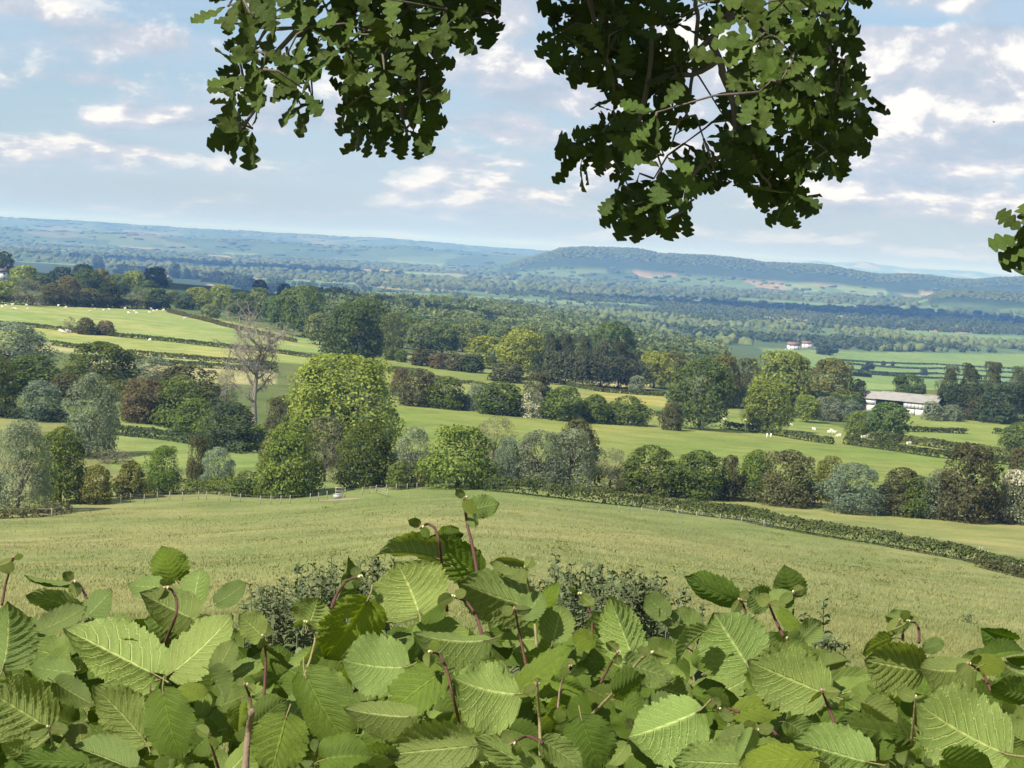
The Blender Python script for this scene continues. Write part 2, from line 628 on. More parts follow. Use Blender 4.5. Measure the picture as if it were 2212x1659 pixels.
def terrain():
    inner = np.radians(np.arange(-19.0, 19.01, 0.135))
    outer_l = np.radians(np.arange(-180.0, -19.5, 4.0))
    outer_r = np.radians(np.arange(23.0, 180.0, 4.0))
    A = np.concatenate([outer_l, inner, outer_r])
    R = np.concatenate([np.geomspace(.5, 20, 30, endpoint=False), np.geomspace(20, 300, 110, endpoint=False), np.geomspace(300, 3500, 200, endpoint=False),
                        np.geomspace(3500, 13000, 130, endpoint=False), np.geomspace(13000, 34000, 50)])
    aa, rr = np.meshgrid(A, R)
    x = rr * np.sin(aa)
    y = rr * np.cos(aa)
    z = height(x.ravel(), y.ravel()).reshape(x.shape)
    V = np.stack([x, y, z], -1).reshape(-1, 3)
    V = np.vstack([V, [[0, 0, -1.6]]])
    na, nr = len(A), len(R)
    i = np.arange(nr - 1)[:, None] * na
    j = np.arange(na)[None, :]
    j2 = (j + 1) % na
    q = np.stack([i + j, i + j2, i + na + j2, i + na + j], -1).reshape(-1, 4)[:, ::-1]
    jj = np.arange(na)
    t = np.stack([np.full(na, nr * na), (jj + 1) % na, jj], -1)
    px, py, dep = project(V)
    r = np.hypot(V[:, 0], V[:, 1])
    c = np.tile(np.array(GR_NEAR), (len(V), 1))
    mid = np.clip((r - 300) / 80, 0, 1)[:, None]
    c = c * (1 - mid) + np.array((.100, .118, .040)) * mid
    f1 = np.clip((r - 850) / 200, 0, 1)[:, None]
    c = c * (1 - f1) + np.array((.075, .105, .045)) * f1
    plain = np.clip((r - 2100) / 900, 0, 1)
    for colr, poly in FIELDS:
        k = inpoly(px, py, poly) & (dep > 15)
        c[k] = np.array(colr) * np.where(dep[k] < 1000, 1.22, 1.0)[:, None] * np.where((dep[k] < 1000)[:, None], (.99, .97, 1.06), (1, 1, 1))
        plain[k] = 0
    for D, wd, ha, hh in _R:
        a = np.arctan2(V[:, 0], V[:, 1])
        H = np.interp(a, ha, hh, left=0, right=0)
        t_ = np.clip(1 - ((r - D) / wd) ** 2, 0, 1)
        k = (t_ > .30) & (H > 30)
        if D in (16000, 11000):
            c[k] = (.055, .078, .055)
            plain[k] = .45
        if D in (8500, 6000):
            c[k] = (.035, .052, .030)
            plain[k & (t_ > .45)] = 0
    attrs = {'field': ('FLOAT_COLOR', np.hstack([c, np.ones((len(c), 1))])), 'plain': ('FLOAT', plain)}
    return mesh_np('ground', V, [q, t], None, True, attrs)


gm, t = mat_new('pasture_ground')
fa = t.n('ShaderNodeAttribute', attribute_name='field')
pa = t.n('ShaderNodeAttribute', attribute_name='plain')
geo = t.n('ShaderNodeNewGeometry')
pos = geo.outputs['Position']
# irregular patchwork of the far plain
vm = t.n('ShaderNodeVectorMath', operation='MULTIPLY')
t.l(pos, vm.inputs[0])
vm.inputs[1].default_value = (1, .72, 0)
wn = t.noise(vm.outputs[0], .004, 2, .5)
vadd = t.n('ShaderNodeVectorMath', operation='MULTIPLY_ADD')
t.l(wn.outputs['Color'], vadd.inputs[0])
vadd.inputs[1].default_value = (130, 130, 0)
t.l(vm.outputs[0], vadd.inputs[2])
vo = t.n('ShaderNodeTexVoronoi')
vo.inputs['Scale'].default_value = 1 / 210.0
t.l(vadd.outputs[0], vo.inputs['Vector'])
sepc = t.n('ShaderNodeSeparateColor')
t.l(vo.outputs['Color'], sepc.inputs[0])
patch = t.ramp(sepc.outputs[0], [(0, (.055, .085, .040)), (.22, (.055, .085, .040)), (.23, (.095, .140, .065)), (.45, (.10, .145, .065)), (.46, (.065, .10, .050)),
                                 (.66, (.15, .20, .09)), (.80, (.10, .14, .06)), (.88, (.23, .20, .12)), (.94, (.24, .18, .13)), (1, (.26, .26, .13))], 'CONSTANT')
base = t.mix(pa.outputs['Fac'], fa.outputs['Color'], patch)
# sward: mottling at several sizes, drawn out across the slope
vs = t.n('ShaderNodeVectorMath', operation='MULTIPLY')
t.l(pos, vs.inputs[0])
vs.inputs[1].default_value = (.8, 1.0, 1.0)
n1 = t.noise(vs.outputs[0], .11, 6, .62)
n2 = t.noise(pos, 1.3, 6, .7)
n3 = t.noise(vs.outputs[0], .022, 4, .55)
k1 = t.ramp(n1.outputs[0], [(.28, (.62, .72, .60)), (.5, (.98, 1.0, .92)), (.72, (1.30, 1.20, 1.22))])
k2 = t.ramp(n2.outputs[0], [(.25, (.72, .76, .66)), (.5, (1, 1, 1)), (.75, (1.26, 1.2, 1.2))])
k3 = t.ramp(n3.outputs[0], [(.3, (.70, .88, .68)), (.55, (1.0, 1.0, .96)), (.7, (1.18, 1.06, 1.10))])
base = t.mix(1.0, base, k1, 'MULTIPLY')
base = t.mix(1.0, base, k2, 'MULTIPLY')
base = t.mix(1.0, base, k3, 'MULTIPLY')
pd = t.n('ShaderNodeBsdfPrincipled')
t.l(base, pd.inputs['Base Color'])
pd.inputs['Roughness'].default_value = .95
pd.inputs['Specular IOR Level'].default_value = .1
bmp = t.n('ShaderNodeBump')
bmp.inputs['Strength'].default_value = .7
bmp.inputs['Distance'].default_value = .25
t.l(n2.outputs[0], bmp.inputs['Height'])
t.l(bmp.outputs[0], pd.inputs['Normal'])
go = t.n('ShaderNodeOutputMaterial')
t.l(pd.outputs[0], go.inputs[0])

gme = terrain()
gme.materials.append(gm)
ground = link('ground', gme)
tag(ground, kind='structure')


# ------------------------------------------------------------------ leaf cards and crowns
def cards(P, N, size, rng, aspect=.75, jitter=.7):
    """one irregular bent leaf-clump quad per point; N = preferred facing"""
    n = len(P)
    nn = N + rng.normal(0, jitter, (n, 3))
    nn /= np.linalg.norm(nn, axis=1)[:, None] + 1e-9
    ref = rng.normal(0, 1, (n, 3))
    u = np.cross(nn, ref)
    u /= np.linalg.norm(u, axis=1)[:, None] + 1e-9
    v = np.cross(nn, u)
    s = (size * rng.uniform(.55, 1.35, n))[:, None]
    a = P - u * s
    b = P + v * s * aspect * rng.uniform(.5, 1.1, (n, 1)) + nn * s * .25
    c = P + u * s * rng.uniform(.7, 1.2, (n, 1))
    d = P - v * s * aspect * rng.uniform(.5, 1.1, (n, 1)) + nn * s * .25
    V = np.stack([a, b, c, d], 1).reshape(-1, 3)
    F = np.arange(4 * n).reshape(n, 4)
    return V, F


def shade_attr(vals):
    return {'shade': ('FLOAT', np.repeat(np.clip(vals, 0, 1), 4))}


def crown_points(kind, seed, n):
    """points of a crown in a unit tree: height 1, width 1"""
    rng = np.random.default_rng(seed)
    bush = kind in ('hawthorn', 'bright', 'willow', 'bluewillow', 'brown', 'redbrown', 'blossom', 'scrub', 'olive', 'dark')
    if kind == 'pine':
        nl = 30
        zc = np.concatenate([rng.uniform(.10, .5, nl // 2), rng.uniform(.4, .97, nl - nl // 2)])
        rad = .44 * np.clip(1.12 - zc, .1, 1) ** .6
        th = rng.uniform(0, 2 * np.pi, nl)
        q = np.sqrt(rng.uniform(0.1, 1, nl))
        C = np.stack([q * rad * np.cos(th), q * rad * np.sin(th), zc], -1)
        Rr = rng.uniform(.08, .15, nl)
    else:
        nl = 42 if bush else 40
        th = rng.uniform(0, 2 * np.pi, nl)
        if bush:
            h_ = np.concatenate([rng.uniform(.06, .38, nl // 2), rng.uniform(.3, .92, nl - nl // 2)])
            prof = np.where(h_ < .42, .40, .40 * np.sqrt(np.clip(1 - ((h_ - .42) / .56) ** 2, 0, 1)))
        else:
            h_ = np.concatenate([rng.uniform(.14, .45, nl // 2), rng.uniform(.4, .92, nl - nl // 2)])
            prof = .42 * np.sqrt(np.clip(1 - ((h_ - .48) / .52) ** 2, 0, 1)) ** .8
        q = prof * rng.uniform(.45, 1.0, nl) ** .5
        q = q * rng.uniform(.8, 1.12, nl)
        C = np.stack([q * np.cos(th), q * np.sin(th), np.clip(h_, 0, .86)], -1)
        Rr = rng.uniform(.10, .20, nl) * (1.12 - .5 * h_)
    k = rng.integers(0, nl, n)
    d = rng.normal(0, 1, (n, 3))
    d /= np.linalg.norm(d, axis=1)[:, None]
    d[:, 2] = np.where(rng.uniform(0, 1, n) < .55, np.abs(d[:, 2]), d[:, 2])
    rr = Rr[k] * rng.uniform(.55, 1.06, n) ** .6
    P = C[k] + d * rr[:, None]
    P[:, 2] = np.clip(P[:, 2], .01 + rng.uniform(0, .05, n), 1.03)
    ctr = np.array([0, 0, .45])
    if True:
        # the rest of the foliage fills the outline between the lobes
        e = rng.uniform(0, 1, n) < .30
        th2 = rng.uniform(0, 2 * np.pi, n)
        lo = .02 if bush else .12
        hh = lo + (.99 - lo) * rng.uniform(0, 1, n) ** (1.15 if bush else .9)
        if kind == 'pine':
            pr = .46 * np.clip(1.04 - hh, .02, 1) ** .65
        elif bush:
            pr = np.where(hh < .42, .44, .44 * np.sqrt(np.clip(1 - ((hh - .42) / .57) ** 2, 0, 1)))
        else:
            pr = .47 * np.sqrt(np.clip(1 - ((hh - .50) / .50) ** 2, 0.01, 1)) ** .85
        wob = .62 + .62 * fbm(th2 * 1.6 + 9, hh * 4.0 + seed, seed, 3)
        q2 = pr * wob * rng.uniform(.35, 1, n) ** .35
        E_ = np.stack([q2 * np.cos(th2), q2 * np.sin(th2), hh], -1)
        P = np.where(e[:, None], E_, P)
        d2 = np.stack([np.cos(th2), np.sin(th2), (hh - .4) * 1.6], -1)
        d = np.where(e[:, None], d2 / np.linalg.norm(d2, axis=1)[:, None], d)
        k = np.where(e, (th2 * 2.5 + np.floor(hh * 6) * 5).astype(int) % nl, k)
    N = d * .9 + (P - ctr) * .7 + np.array([0, 0, .25])
    N /= np.linalg.norm(N, axis=1)[:, None]
    lobe_tone = rng.uniform(-.22, .22, nl)[k]
    tone = .42 + lobe_tone + rng.normal(0, .20, n)
    if kind == 'blossom':
        fl = fbm(P[:, 0] * 5 + 31, P[:, 2] * 5 + 7, seed, 3)
        tone = np.where((rng.uniform(0, 1, n) < np.clip((fl - .46) * 5, 0.03, .75)), rng.uniform(.7, 1, n), .05 + .15 * rng.uniform(0, 1, n))
    return P, N, tone, rng


_TREE = {}


def tree_mesh(kind, var, fine):
    key = (kind, var, fine)
    if key in _TREE:
        return _TREE[key]
    n, s = {3: (20000, .0145), 2: (9500, .0205), 1: (5200, .029), 0: (1800, .052)}[fine]
    sd = hash_(kind) + var * 77 + 3
    P, N, tone, rng = crown_points(kind, sd, n)
    asp = .45 if kind in ('willow', 'bluewillow', 'scrub', 'pine') else .75
    if kind == 'scrub':
        s *= .8
        keep = rng.uniform(0, 1, n) < .55
        P, N, tone = P[keep], N[keep], tone[keep]
    if kind == 'olive' and var % 2 == 1:
        P[:, 0] *= .8
    V, F = cards(P, N, s, rng, asp, .55)
    if kind in ('willow', 'bluewillow'):
        V[:, 2] += 0
    cm = mesh_np(kind + '_crown', V, F, FM[kind], False, shade_attr(tone))
    b = MB()
    top = .55
    bend = rng.normal(0, .015, (5, 2))
    pts = np.array([(bend[i, 0] * i, bend[i, 1] * i, -.03 + (top + .03) * i / 4) for i in range(5)])
    b.tube(pts, np.linspace(.030, .012, 5), 7)
    for i in range(6):
        a = rng.uniform(0, 6.28)
        z0 = rng.uniform(.14, .42)
        L = rng.uniform(.18, .30)
        b.tube([(0, 0, z0), (math.cos(a) * L * .5, math.sin(a) * L * .5, z0 + .12), (math.cos(a) * L, math.sin(a) * L, z0 + .3)], [.013, .009, .004], 5)
    tm = b.mesh(kind + '_trunk', BARK, True)
    _TREE[key] = (cm, tm)
    return _TREE[key]


def hash_(s):
    return sum((i + 1) * ord(c) for i, c in enumerate(s)) % 1000


TNAME = {'willow': ('willow_bush', 'willow'), 'bluewillow': ('willow_bush', 'willow'), 'hawthorn': ('hawthorn_bush', 'bush'), 'bright': ('leafy_bush', 'bush'),
         'oak': ('oak_tree', 'tree'), 'ash': ('ash_tree', 'tree'), 'brown': ('brown_bush', 'bush'), 'redbrown': ('russet_bush', 'bush'), 'pine': ('pine_tree', 'tree'),
         'dark': ('dark_tree', 'tree'), 'blossom': ('blossom_bush', 'bush'), 'scrub': ('bare_scrub', 'shrub'), 'olive': ('olive_green_tree', 'tree'), 'wood': ('woodland_tree', 'tree')}
_tv = {}


def tree(px, py, wpx, hpx, kind, label, group=None, var=None, name=None, cat=None, sink=.0):
    p, r = hit(px, py)
    dep = -(CM.transposed() @ p).z
    k = dep / FP
    H, W = hpx * k, wpx * k
    pix = hpx * 0.463
    fine = 3 if pix > 90 else 2 if pix > 42 else (1 if pix > 22 else 0)
    if var is None:
        _tv[kind] = _tv.get(kind, -1) + 1
        var = _tv[kind] % (3 if fine else 2)
    cm, tm = tree_mesh(kind, var, fine)
    nm, ct = TNAME[kind]
    root = empty(name or nm, p + Vector((0, 0, -sink * H)))
    root.scale = (W * 1.02, W * 1.02, H * 1.0)
    root.rotation_euler = (0, 0, random.uniform(0, 6.28))
    tag(root, label, cat or ct, group)
    link('trunk', tm, root)
    link('crown', cm, root)
    return root


# front row of bushes along the far edge of the near field, and the trees behind it
T = tree
T(38, 1108, 165, 205, 'willow', 'big silvery willow bush filling the left edge above the rail fence')
T(130, 1088, 135, 168, 'bright', 'tall fresh green bush right of the big silvery willow at the left edge')
T(207, 1088, 75, 85, 'olive', 'yellowish low bush above the bare earth at the left end of the post fence', cat='bush', name='olive_green_bush')
T(282, 1076, 85, 82, 'olive', 'rounded olive bush beside the small white blossom behind the post fence', cat='bush', name='olive_green_bush')
T(350, 1066, 80, 105, 'bright', 'bright green leafy bush left of the narrow brown bush behind the fence')
T(425, 1056, 55, 118, 'brown', 'narrow brownish upright bush standing above the post fence on the left')
T(468, 1062, 80, 98, 'bluewillow', 'pale silvery leaning willow between the narrow brown bush and the clearing')
T(530, 1072, 75, 56, 'hawthorn', 'low dark bush behind the fence between pale willow and tall leafy tree')
T(625, 1072, 165, 165, 'bright', 'tall leafy green tree behind the fence left of the wooden stile', cat='tree', name='leafy_tree')
T(700, 1040, 120, 145, 'scrub', 'grey brown twiggy bush in front of the large yellow green ash')
T(785, 1052, 140, 140, 'hawthorn', 'dark green bush over the gap right of the wooden stile')
T(728, 1000, 280, 238, 'ash', 'largest yellow green ash tree right of the bare dead tree')
T(888, 1045, 95, 125, 'willow', 'grey green willow between the dark bush and the round dense bush')
T(860, 1056, 60, 60, 'hawthorn', 'small dark bush below the grey green willow near the rail fence')
T(912, 1052, 34, 44, 'redbrown', 'small russet bush at the fence left of the round dense bush')
T(988, 1054, 172, 138, 'bright', 'round dense green bush above the start of the clipped hedge', var=1)
T(1066, 1015, 115, 118, 'scrub', 'pale brown faded bush behind the round dense green bush')
T(1092, 1048, 65, 105, 'bluewillow', 'slim silvery willow touching the right side of the round dense bush')
T(1160, 1052, 130, 125, 'willow', 'broad grey willow left half of the silver pair in the centre row')
T(1230, 1056, 130, 132, 'willow', 'broad pale willow right half of the silver pair in the centre row')
T(1245, 1015, 105, 112, 'brown', 'brown topped bush behind the broad pale willow in the centre row')
T(1318, 1058, 85, 92, 'scrub', 'soft grey bush between the broad pale willow and a dark bush')
T(1402, 1068, 140, 108, 'hawthorn', 'dark green bush with spreading top right of the soft grey bush')
T(1505, 1077, 135, 106, 'hawthorn', 'wide green bush above the hedge left of the narrow olive bush')
T(1573, 1081, 55, 100, 'brown', 'narrow olive brown bush left of the paired green and dark bushes')
T(1632, 1082, 95, 112, 'bright', 'fresh green bush pressed against the left of a dark brown bush')
T(1702, 1092, 140, 122, 'brown', 'dark brown rounded bush right of the fresh green bush')
T(1795, 1082, 85, 98, 'olive', 'yellow green bush half hidden behind the blue silver willow', cat='bush', name='olive_green_bush')
T(1838, 1108, 150, 110, 'bluewillow', 'blue silver willow low and wide in the right of the bush row')
T(1945, 1114, 115, 106, 'brown', 'olive coloured bush right of the blue silver willow')
T(1975, 1117, 105, 92, 'hawthorn', 'low dark bush at the foot of the large brown tree')
T(2022, 1120, 95, 108, 'willow', 'pale greenish willow leaning on the large brown tree')
T(2088, 1126, 155, 170, 'brown', 'large dark brown tree near the right end of the bush row', cat='tree', name='brown_tree')
T(2192, 1130, 100, 118, 'blossom', 'white flowering hawthorn at the right end of the bush row')
T(2205, 1075, 80, 112, 'brown', 'dull brown bush behind the white flowering hawthorn')
# left thicket
T(192, 985, 138, 182, 'willow', 'tall grey green tree with bare lower trunk in the left clearing', cat='tree', name='willow_tree', var=2)
T(86, 908, 100, 88, 'bluewillow', 'blue silver willow in the shade line left of the tall clearing tree')
T(18, 806, 205, 112, 'bluewillow', 'silver willow below the sheep pasture at the left edge')
T(-10, 895, 110, 130, 'hawthorn', 'green bush cut by the left edge above the clearing')
T(70, 850, 150, 84, 'hawthorn', 'dark green thicket bush below the left edge silver willow')
T(215, 845, 180, 108, 'hawthorn', 'broad green brown thicket bush below the tan strip field')
T(140, 872, 80, 70, 'brown', 'brown thicket bush right of the blue silver willow')
T(312, 912, 115, 98, 'redbrown', 'russet tinged bush above the dark shade line in the left thicket')
T(330, 835, 110, 66, 'willow', 'grey green bush below the pale strip field in the left thicket')
T(388, 918, 120, 108, 'hawthorn', 'green bush right of the russet bush in the left thicket')
T(425, 938, 110, 78, 'hawthorn', 'low green bush on the shade line left of the dead tree foot')
T(492, 970, 140, 104, 'dark', 'dark green bush at the foot of the bare dead tree', cat='bush', name='dark_bush')
T(405, 868, 140, 80, 'brown', 'brownish scrub bush in the middle of the left thicket')
T(488, 880, 55, 82, 'scrub', 'bare grey shrub just left of the dead tree trunk')
T(600, 965, 70, 110, 'brown', 'dark brown bush between the dead tree and the large ash')
T(585, 1000, 60, 60, 'brown', 'small brown bush below the dead tree beside the clearing')
T(250, 1000, 80, 30, 'scrub', 'low grey scrub in the shade of the tall clearing tree')
# trees round the large ash and up the slope
T(760, 792, 145, 142, 'oak', 'dark oak behind the top of the large yellow green ash')
T(790, 758, 115, 118, 'oak', 'rounded blue green oak higher behind the dark oak')
T(838, 775, 60, 100, 'wood', 'slim green tree right of the two rounded oaks')
T(655, 728, 105, 112, 'oak', 'tall light green oak at the right end of the sheep pasture', var=2)
T(690, 745, 70, 70, 'wood', 'smaller green tree in front of the tall light green oak')
T(610, 712, 70, 78, 'oak', 'dark green tree left of the tall light green oak')
# middle hedgerow
g = 'bushes of the hedgerow across the middle field'
T(866, 856, 55, 62, 'redbrown', 'russet bush at the left end of the middle hedgerow', g)
T(906, 878, 95, 82, 'brown', 'brown bush second from the left in the middle hedgerow', g)
T(966, 884, 92, 72, 'hawthorn', 'pale tipped green bush in the middle hedgerow below the orchard', g)
T(1030, 888, 65, 60, 'willow', 'small pale bush in the middle of the hedgerow', g)
T(1078, 895, 125, 72, 'hawthorn', 'wide dark bush in the middle hedgerow left of the cream blossom', g)
T(1148, 902, 52, 66, 'blossom', 'cream flowering bush in the middle hedgerow', g)
T(1160, 865, 65, 62, 'brown', 'olive brown round tree standing alone behind the middle hedgerow', cat='tree', name='brown_tree')
T(1216, 908, 105, 74, 'hawthorn', 'green bush right of the cream blossom in the middle hedgerow', g)
T(1285, 913, 75, 62, 'hawthorn', 'rounded bush near the right end of the middle hedgerow', g)
T(1356, 918, 98, 64, 'hawthorn', 'separate round bush beyond the gap in the middle hedgerow', g)
T(1450, 929, 56, 62, 'brown', 'olive brown bush just left of the big dark oak')
T(1510, 928, 148, 154, 'oak', 'big dark oak standing in the middle field', var=0)
T(1655, 932, 125, 112, 'ash', 'light green tree right of the big dark oak with sheep at its foot', var=0)
T(1690, 885, 150, 128, 'ash', 'large yellow green ash above the sheep on the right', var=1)
T(1792, 880, 118, 108, 'olive', 'olive green round tree left of the farm shed')
T(1850, 884, 46, 66, 'dark', 'dark narrow tree touching the left end of the farm shed')
T(1558, 880, 95, 118, 'olive', 'olive green tree right behind the big dark oak')
T(1606, 872, 85, 100, 'brown', 'dull olive tree between the dark oak and the large yellow ash', cat='tree', name='brown_tree')
T(1742, 912, 62, 60, 'ash', 'small light green bush right of the light green tree', cat='bush', name='light_green_bush')
T(1790, 908, 82, 52, 'willow', 'domed pale willow below the olive green round tree')
T(1836, 912, 62, 48, 'bluewillow', 'silver willow before the left end of the farm shed')
T(1850, 944, 56, 56, 'bright', 'small fresh green bush left of the round oak before the shed')
T(1916, 950, 98, 82, 'oak', 'round oak standing in front of the farm shed', var=1)
T(1962, 862, 74, 54, 'oak', 'green oak rising behind the farm shed roof')
T(2012, 908, 52, 42, 'willow', 'grey bush at the right corner of the farm shed')
T(2056, 909, 50, 36, 'willow', 'small pale bush row left piece under the dark pines', None)
T(2108, 908, 58, 52, 'brown', 'brown bush under the dark pines right of the shed')
T(2200, 984, 84, 70, 'oak', 'green oak leaning in from the right edge over the field')
for x, y, ww, h, lb in [(2046, 898, 80, 104, 'left most pine of the dark clump right of the shed'), (2090, 900, 80, 112, 'tall pine second in the dark clump right of the shed'),
                        (2138, 902, 84, 116, 'tallest pine in the dark clump right of the shed'), (2192, 905, 86, 110, 'dark pine at the right edge of the clump beside the shed')]:
    T(x, y, ww, h, 'pine', lb, 'pines right of the farm shed')
T(2150, 913, 95, 86, 'dark', 'dark round tree at the foot of the pines right of the shed')
# centre wood
for x, y, ww, h, lb in [(1186, 826, 64, 106, 'left most dark pine in the centre pine wood'), (1222, 829, 66, 104, 'second dark pine from the left in the centre pine wood'),
                        (1258, 833, 72, 104, 'tall middle pine in the centre pine wood'), (1296, 835, 72, 100, 'pine below the green dome in the centre pine wood'),
                        (1334, 838, 72, 96, 'broad pine right of middle in the centre pine wood'), (1366, 840, 54, 82, 'right most low pine in the centre pine wood')]:
    T(x, y, ww, h, 'pine', lb, 'pines of the centre wood')
T(1322, 800, 106, 106, 'oak', 'green domed oak rising above the centre pine wood', var=1)
T(1120, 818, 112, 108, 'ash', 'tall pale yellow green tree left of the centre pine wood', var=2)
T(1045, 795, 95, 70, 'ash', 'wide light green tree left of the tall pale tree', var=0)
T(1094, 825, 80, 42, 'brown', 'dull low bushes at the foot of the tall pale tree')
T(1412, 838, 86, 80, 'ash', 'light green tree right of the centre pine wood', var=1)
T(1452, 822, 66, 66, 'olive', 'olive tree behind the light green tree right of the pine wood')
T(1376, 845, 46, 34, 'willow', 'pale bush at the right foot of the centre pine wood')
T(842, 778, 26, 28, 'hawthorn', 'first small round orchard tree beside the oaks', 'small orchard trees on the slope')
T(866, 782, 30, 28, 'hawthorn', 'second small round orchard tree from the oaks', 'small orchard trees on the slope')
T(910, 790, 56, 36, 'brown', 'brown low tree in the orchard row', 'small orchard trees on the slope')
T(948, 796, 52, 34, 'redbrown', 'russet low tree in the orchard row', 'small orchard trees on the slope')
T(982, 800, 50, 38, 'brown', 'brownish tree at the right of the orchard row', 'small orchard trees on the slope')
T(1018, 804, 58, 40, 'dark', 'dark low tree at the right end of the orchard row', 'small orchard trees on the slope')
for x, y, ww, h, kd in [(868, 752, 76, 66, 'oak'), (908, 760, 78, 62, 'wood'), (955, 765, 80, 64, 'oak'), (1000, 760, 76, 62, 'wood'), (850, 728, 66, 52, 'dark'), (890, 728, 64, 50, 'oak'),
                        (1040, 750, 80, 60, 'wood'), (1080, 758, 70, 56, 'wood'), (1130, 760, 80, 58, 'wood'), (1180, 772, 76, 56, 'oak'), (925, 735, 60, 46, 'wood'), (970, 738, 60, 44, 'oak'),
                        (1215, 775, 70, 52, 'wood'), (1480, 808, 70, 46, 'wood'), (1520, 815, 70, 50, 'oak'), (1560, 818, 70, 46, 'wood')]:
    T(x, y, ww, h, kd, 'mid green woodland tree on the slope behind the orchard and pine wood', 'woodland trees behind the orchard', cat='tree', name='woodland_tree')
# trees behind the sheep pasture, top left
TL = [(12, 652, 60, 46, 'ash', 'light green tree at the left edge behind the sheep'), (60, 660, 80, 58, 'scrub', 'grey twiggy bush behind the sheep near the left edge'),
      (112, 660, 60, 50, 'brown', 'brown bush behind the sheep right of the grey twiggy bush'), (145, 660, 62, 66, 'redbrown', 'tall brown tinged tree behind the sheep'),
      (190, 662, 66, 40, 'brown', 'low olive bush at the edge of the sheep pasture'), (235, 664, 62, 54, 'dark', 'dark green bush behind the middle of the flock'),
      (285, 666, 62, 34, 'scrub', 'pale twiggy bush at the pasture edge right of the flock'), (340, 668, 60, 44, 'dark', 'dark bush at the right end of the pasture edge'),
      (50, 615, 62, 42, 'ash', 'light green round tree upper left near the white house'), (85, 628, 70, 34, 'oak', 'green tree second row upper left'),
      (185, 640, 64, 60, 'oak', 'green tree in the second row behind the flock'), (215, 642, 66, 62, 'olive', 'olive tree in the second row behind the flock'),
      (255, 640, 60, 48, 'oak', 'small oak in the second row behind the flock'), (290, 628, 54, 44, 'ash', 'bright light green tree highest of the second row'),
      (320, 645, 46, 40, 'oak', 'round green tree right of the bright light green tree'), (335, 620, 60, 44, 'dark', 'dark tree against the shaded ridge field'),
      (135, 612, 62, 36, 'dark', 'dark green tree on the upper left slope'), (180, 605, 50, 34, 'oak', 'green tree below the lone ridge tree'), (160, 632, 50, 34, 'wood', 'light bush on the upper left slope'),
      (430, 668, 60, 48, 'ash', 'light green tree left over the lane hedge'), (400, 668, 48, 34, 'dark', 'dark tree at the lane below the ridge field'),
      (475, 668, 60, 54, 'ash', 'yellow green tree over the lane hedge'), (455, 690, 44, 34, 'wood', 'small green bush under the yellow green tree'),
      (520, 690, 62, 60, 'oak', 'round tree behind the bare tree top'), (555, 690, 56, 60, 'wood', 'green tree right behind the bare tree top'), (588, 695, 56, 56, 'oak', 'tree between bare tree top and the tall light oak'),
      (560, 655, 50, 34, 'oak', 'small tree on the slope under the dark ridge'), (370, 655, 40, 28, 'wood', 'small pale tree at the pasture corner')]
for x, y, ww, h, kd, lb in TL:
    T(x, y, ww, h, kd, lb)
g = 'dark trees along the shaded ridge'
for x, y, ww, h, lb in [(8, 590, 44, 48, 'dark ridge tree cut by the left edge'), (211, 581, 30, 28, 'lone dark tree on the left skyline ridge'), (346, 598, 24, 24, 'round dark ridge tree left of the tall one'),
                        (377, 601, 27, 33, 'tallest dark tree on the shaded ridge'), (403, 603, 20, 24, 'dark ridge tree first of the close pair'), (420, 604, 20, 22, 'dark ridge tree second of the close pair'),
                        (447, 609, 30, 20, 'low dark tree right of the close pair on the ridge'), (470, 611, 34, 26, 'dark tree left half of the ridge clump'), (495, 615, 34, 28, 'dark tree right half of the ridge clump'),
                        (270, 592, 50, 22, 'low dark bush left on the shaded ridge'), (300, 596, 46, 22, 'low dark bush right on the shaded ridge')]:
    T(x, y, ww, h, 'dark', lb, g)
for i in range(14):
    x = 520 + i * 19 + random.uniform(-5, 5)
    y = 621 + (x - 520) * .19 + random.uniform(-3, 3)
    T(x, y, 36, random.uniform(20, 30), 'dark', 'dark tree in the belt running down from the shaded ridge', 'dark tree belt right of the ridge')
# pasture bushes below the flock
T(150, 718, 32, 34, 'scrub', 'grey bush left end of the clump in the sheep pasture')
T(185, 722, 50, 36, 'brown', 'brown bush middle of the clump in the sheep pasture')
T(228, 724, 44, 32, 'redbrown', 'russet bush right end of the clump in the sheep pasture')
# plain trees near the green fields on the right
g = 'dark trees standing in the green fields of the plain'
for x, y, ww, h in [(1805, 800, 20, 14), (1822, 802, 16, 13), (1878, 798, 22, 18), (1868, 800, 18, 12), (1815, 815, 22, 16), (1830, 816, 20, 18), (1908, 790, 10, 11), (1928, 791, 9, 11), (1995, 811, 18, 17),
                    (2017, 760, 10, 9), (1780, 766, 40, 22), (1800, 762, 24, 16), (2060, 752, 12, 9)]:
    T(x, y, ww, h, 'dark', 'small dark tree standing in the green fields of the plain', g)

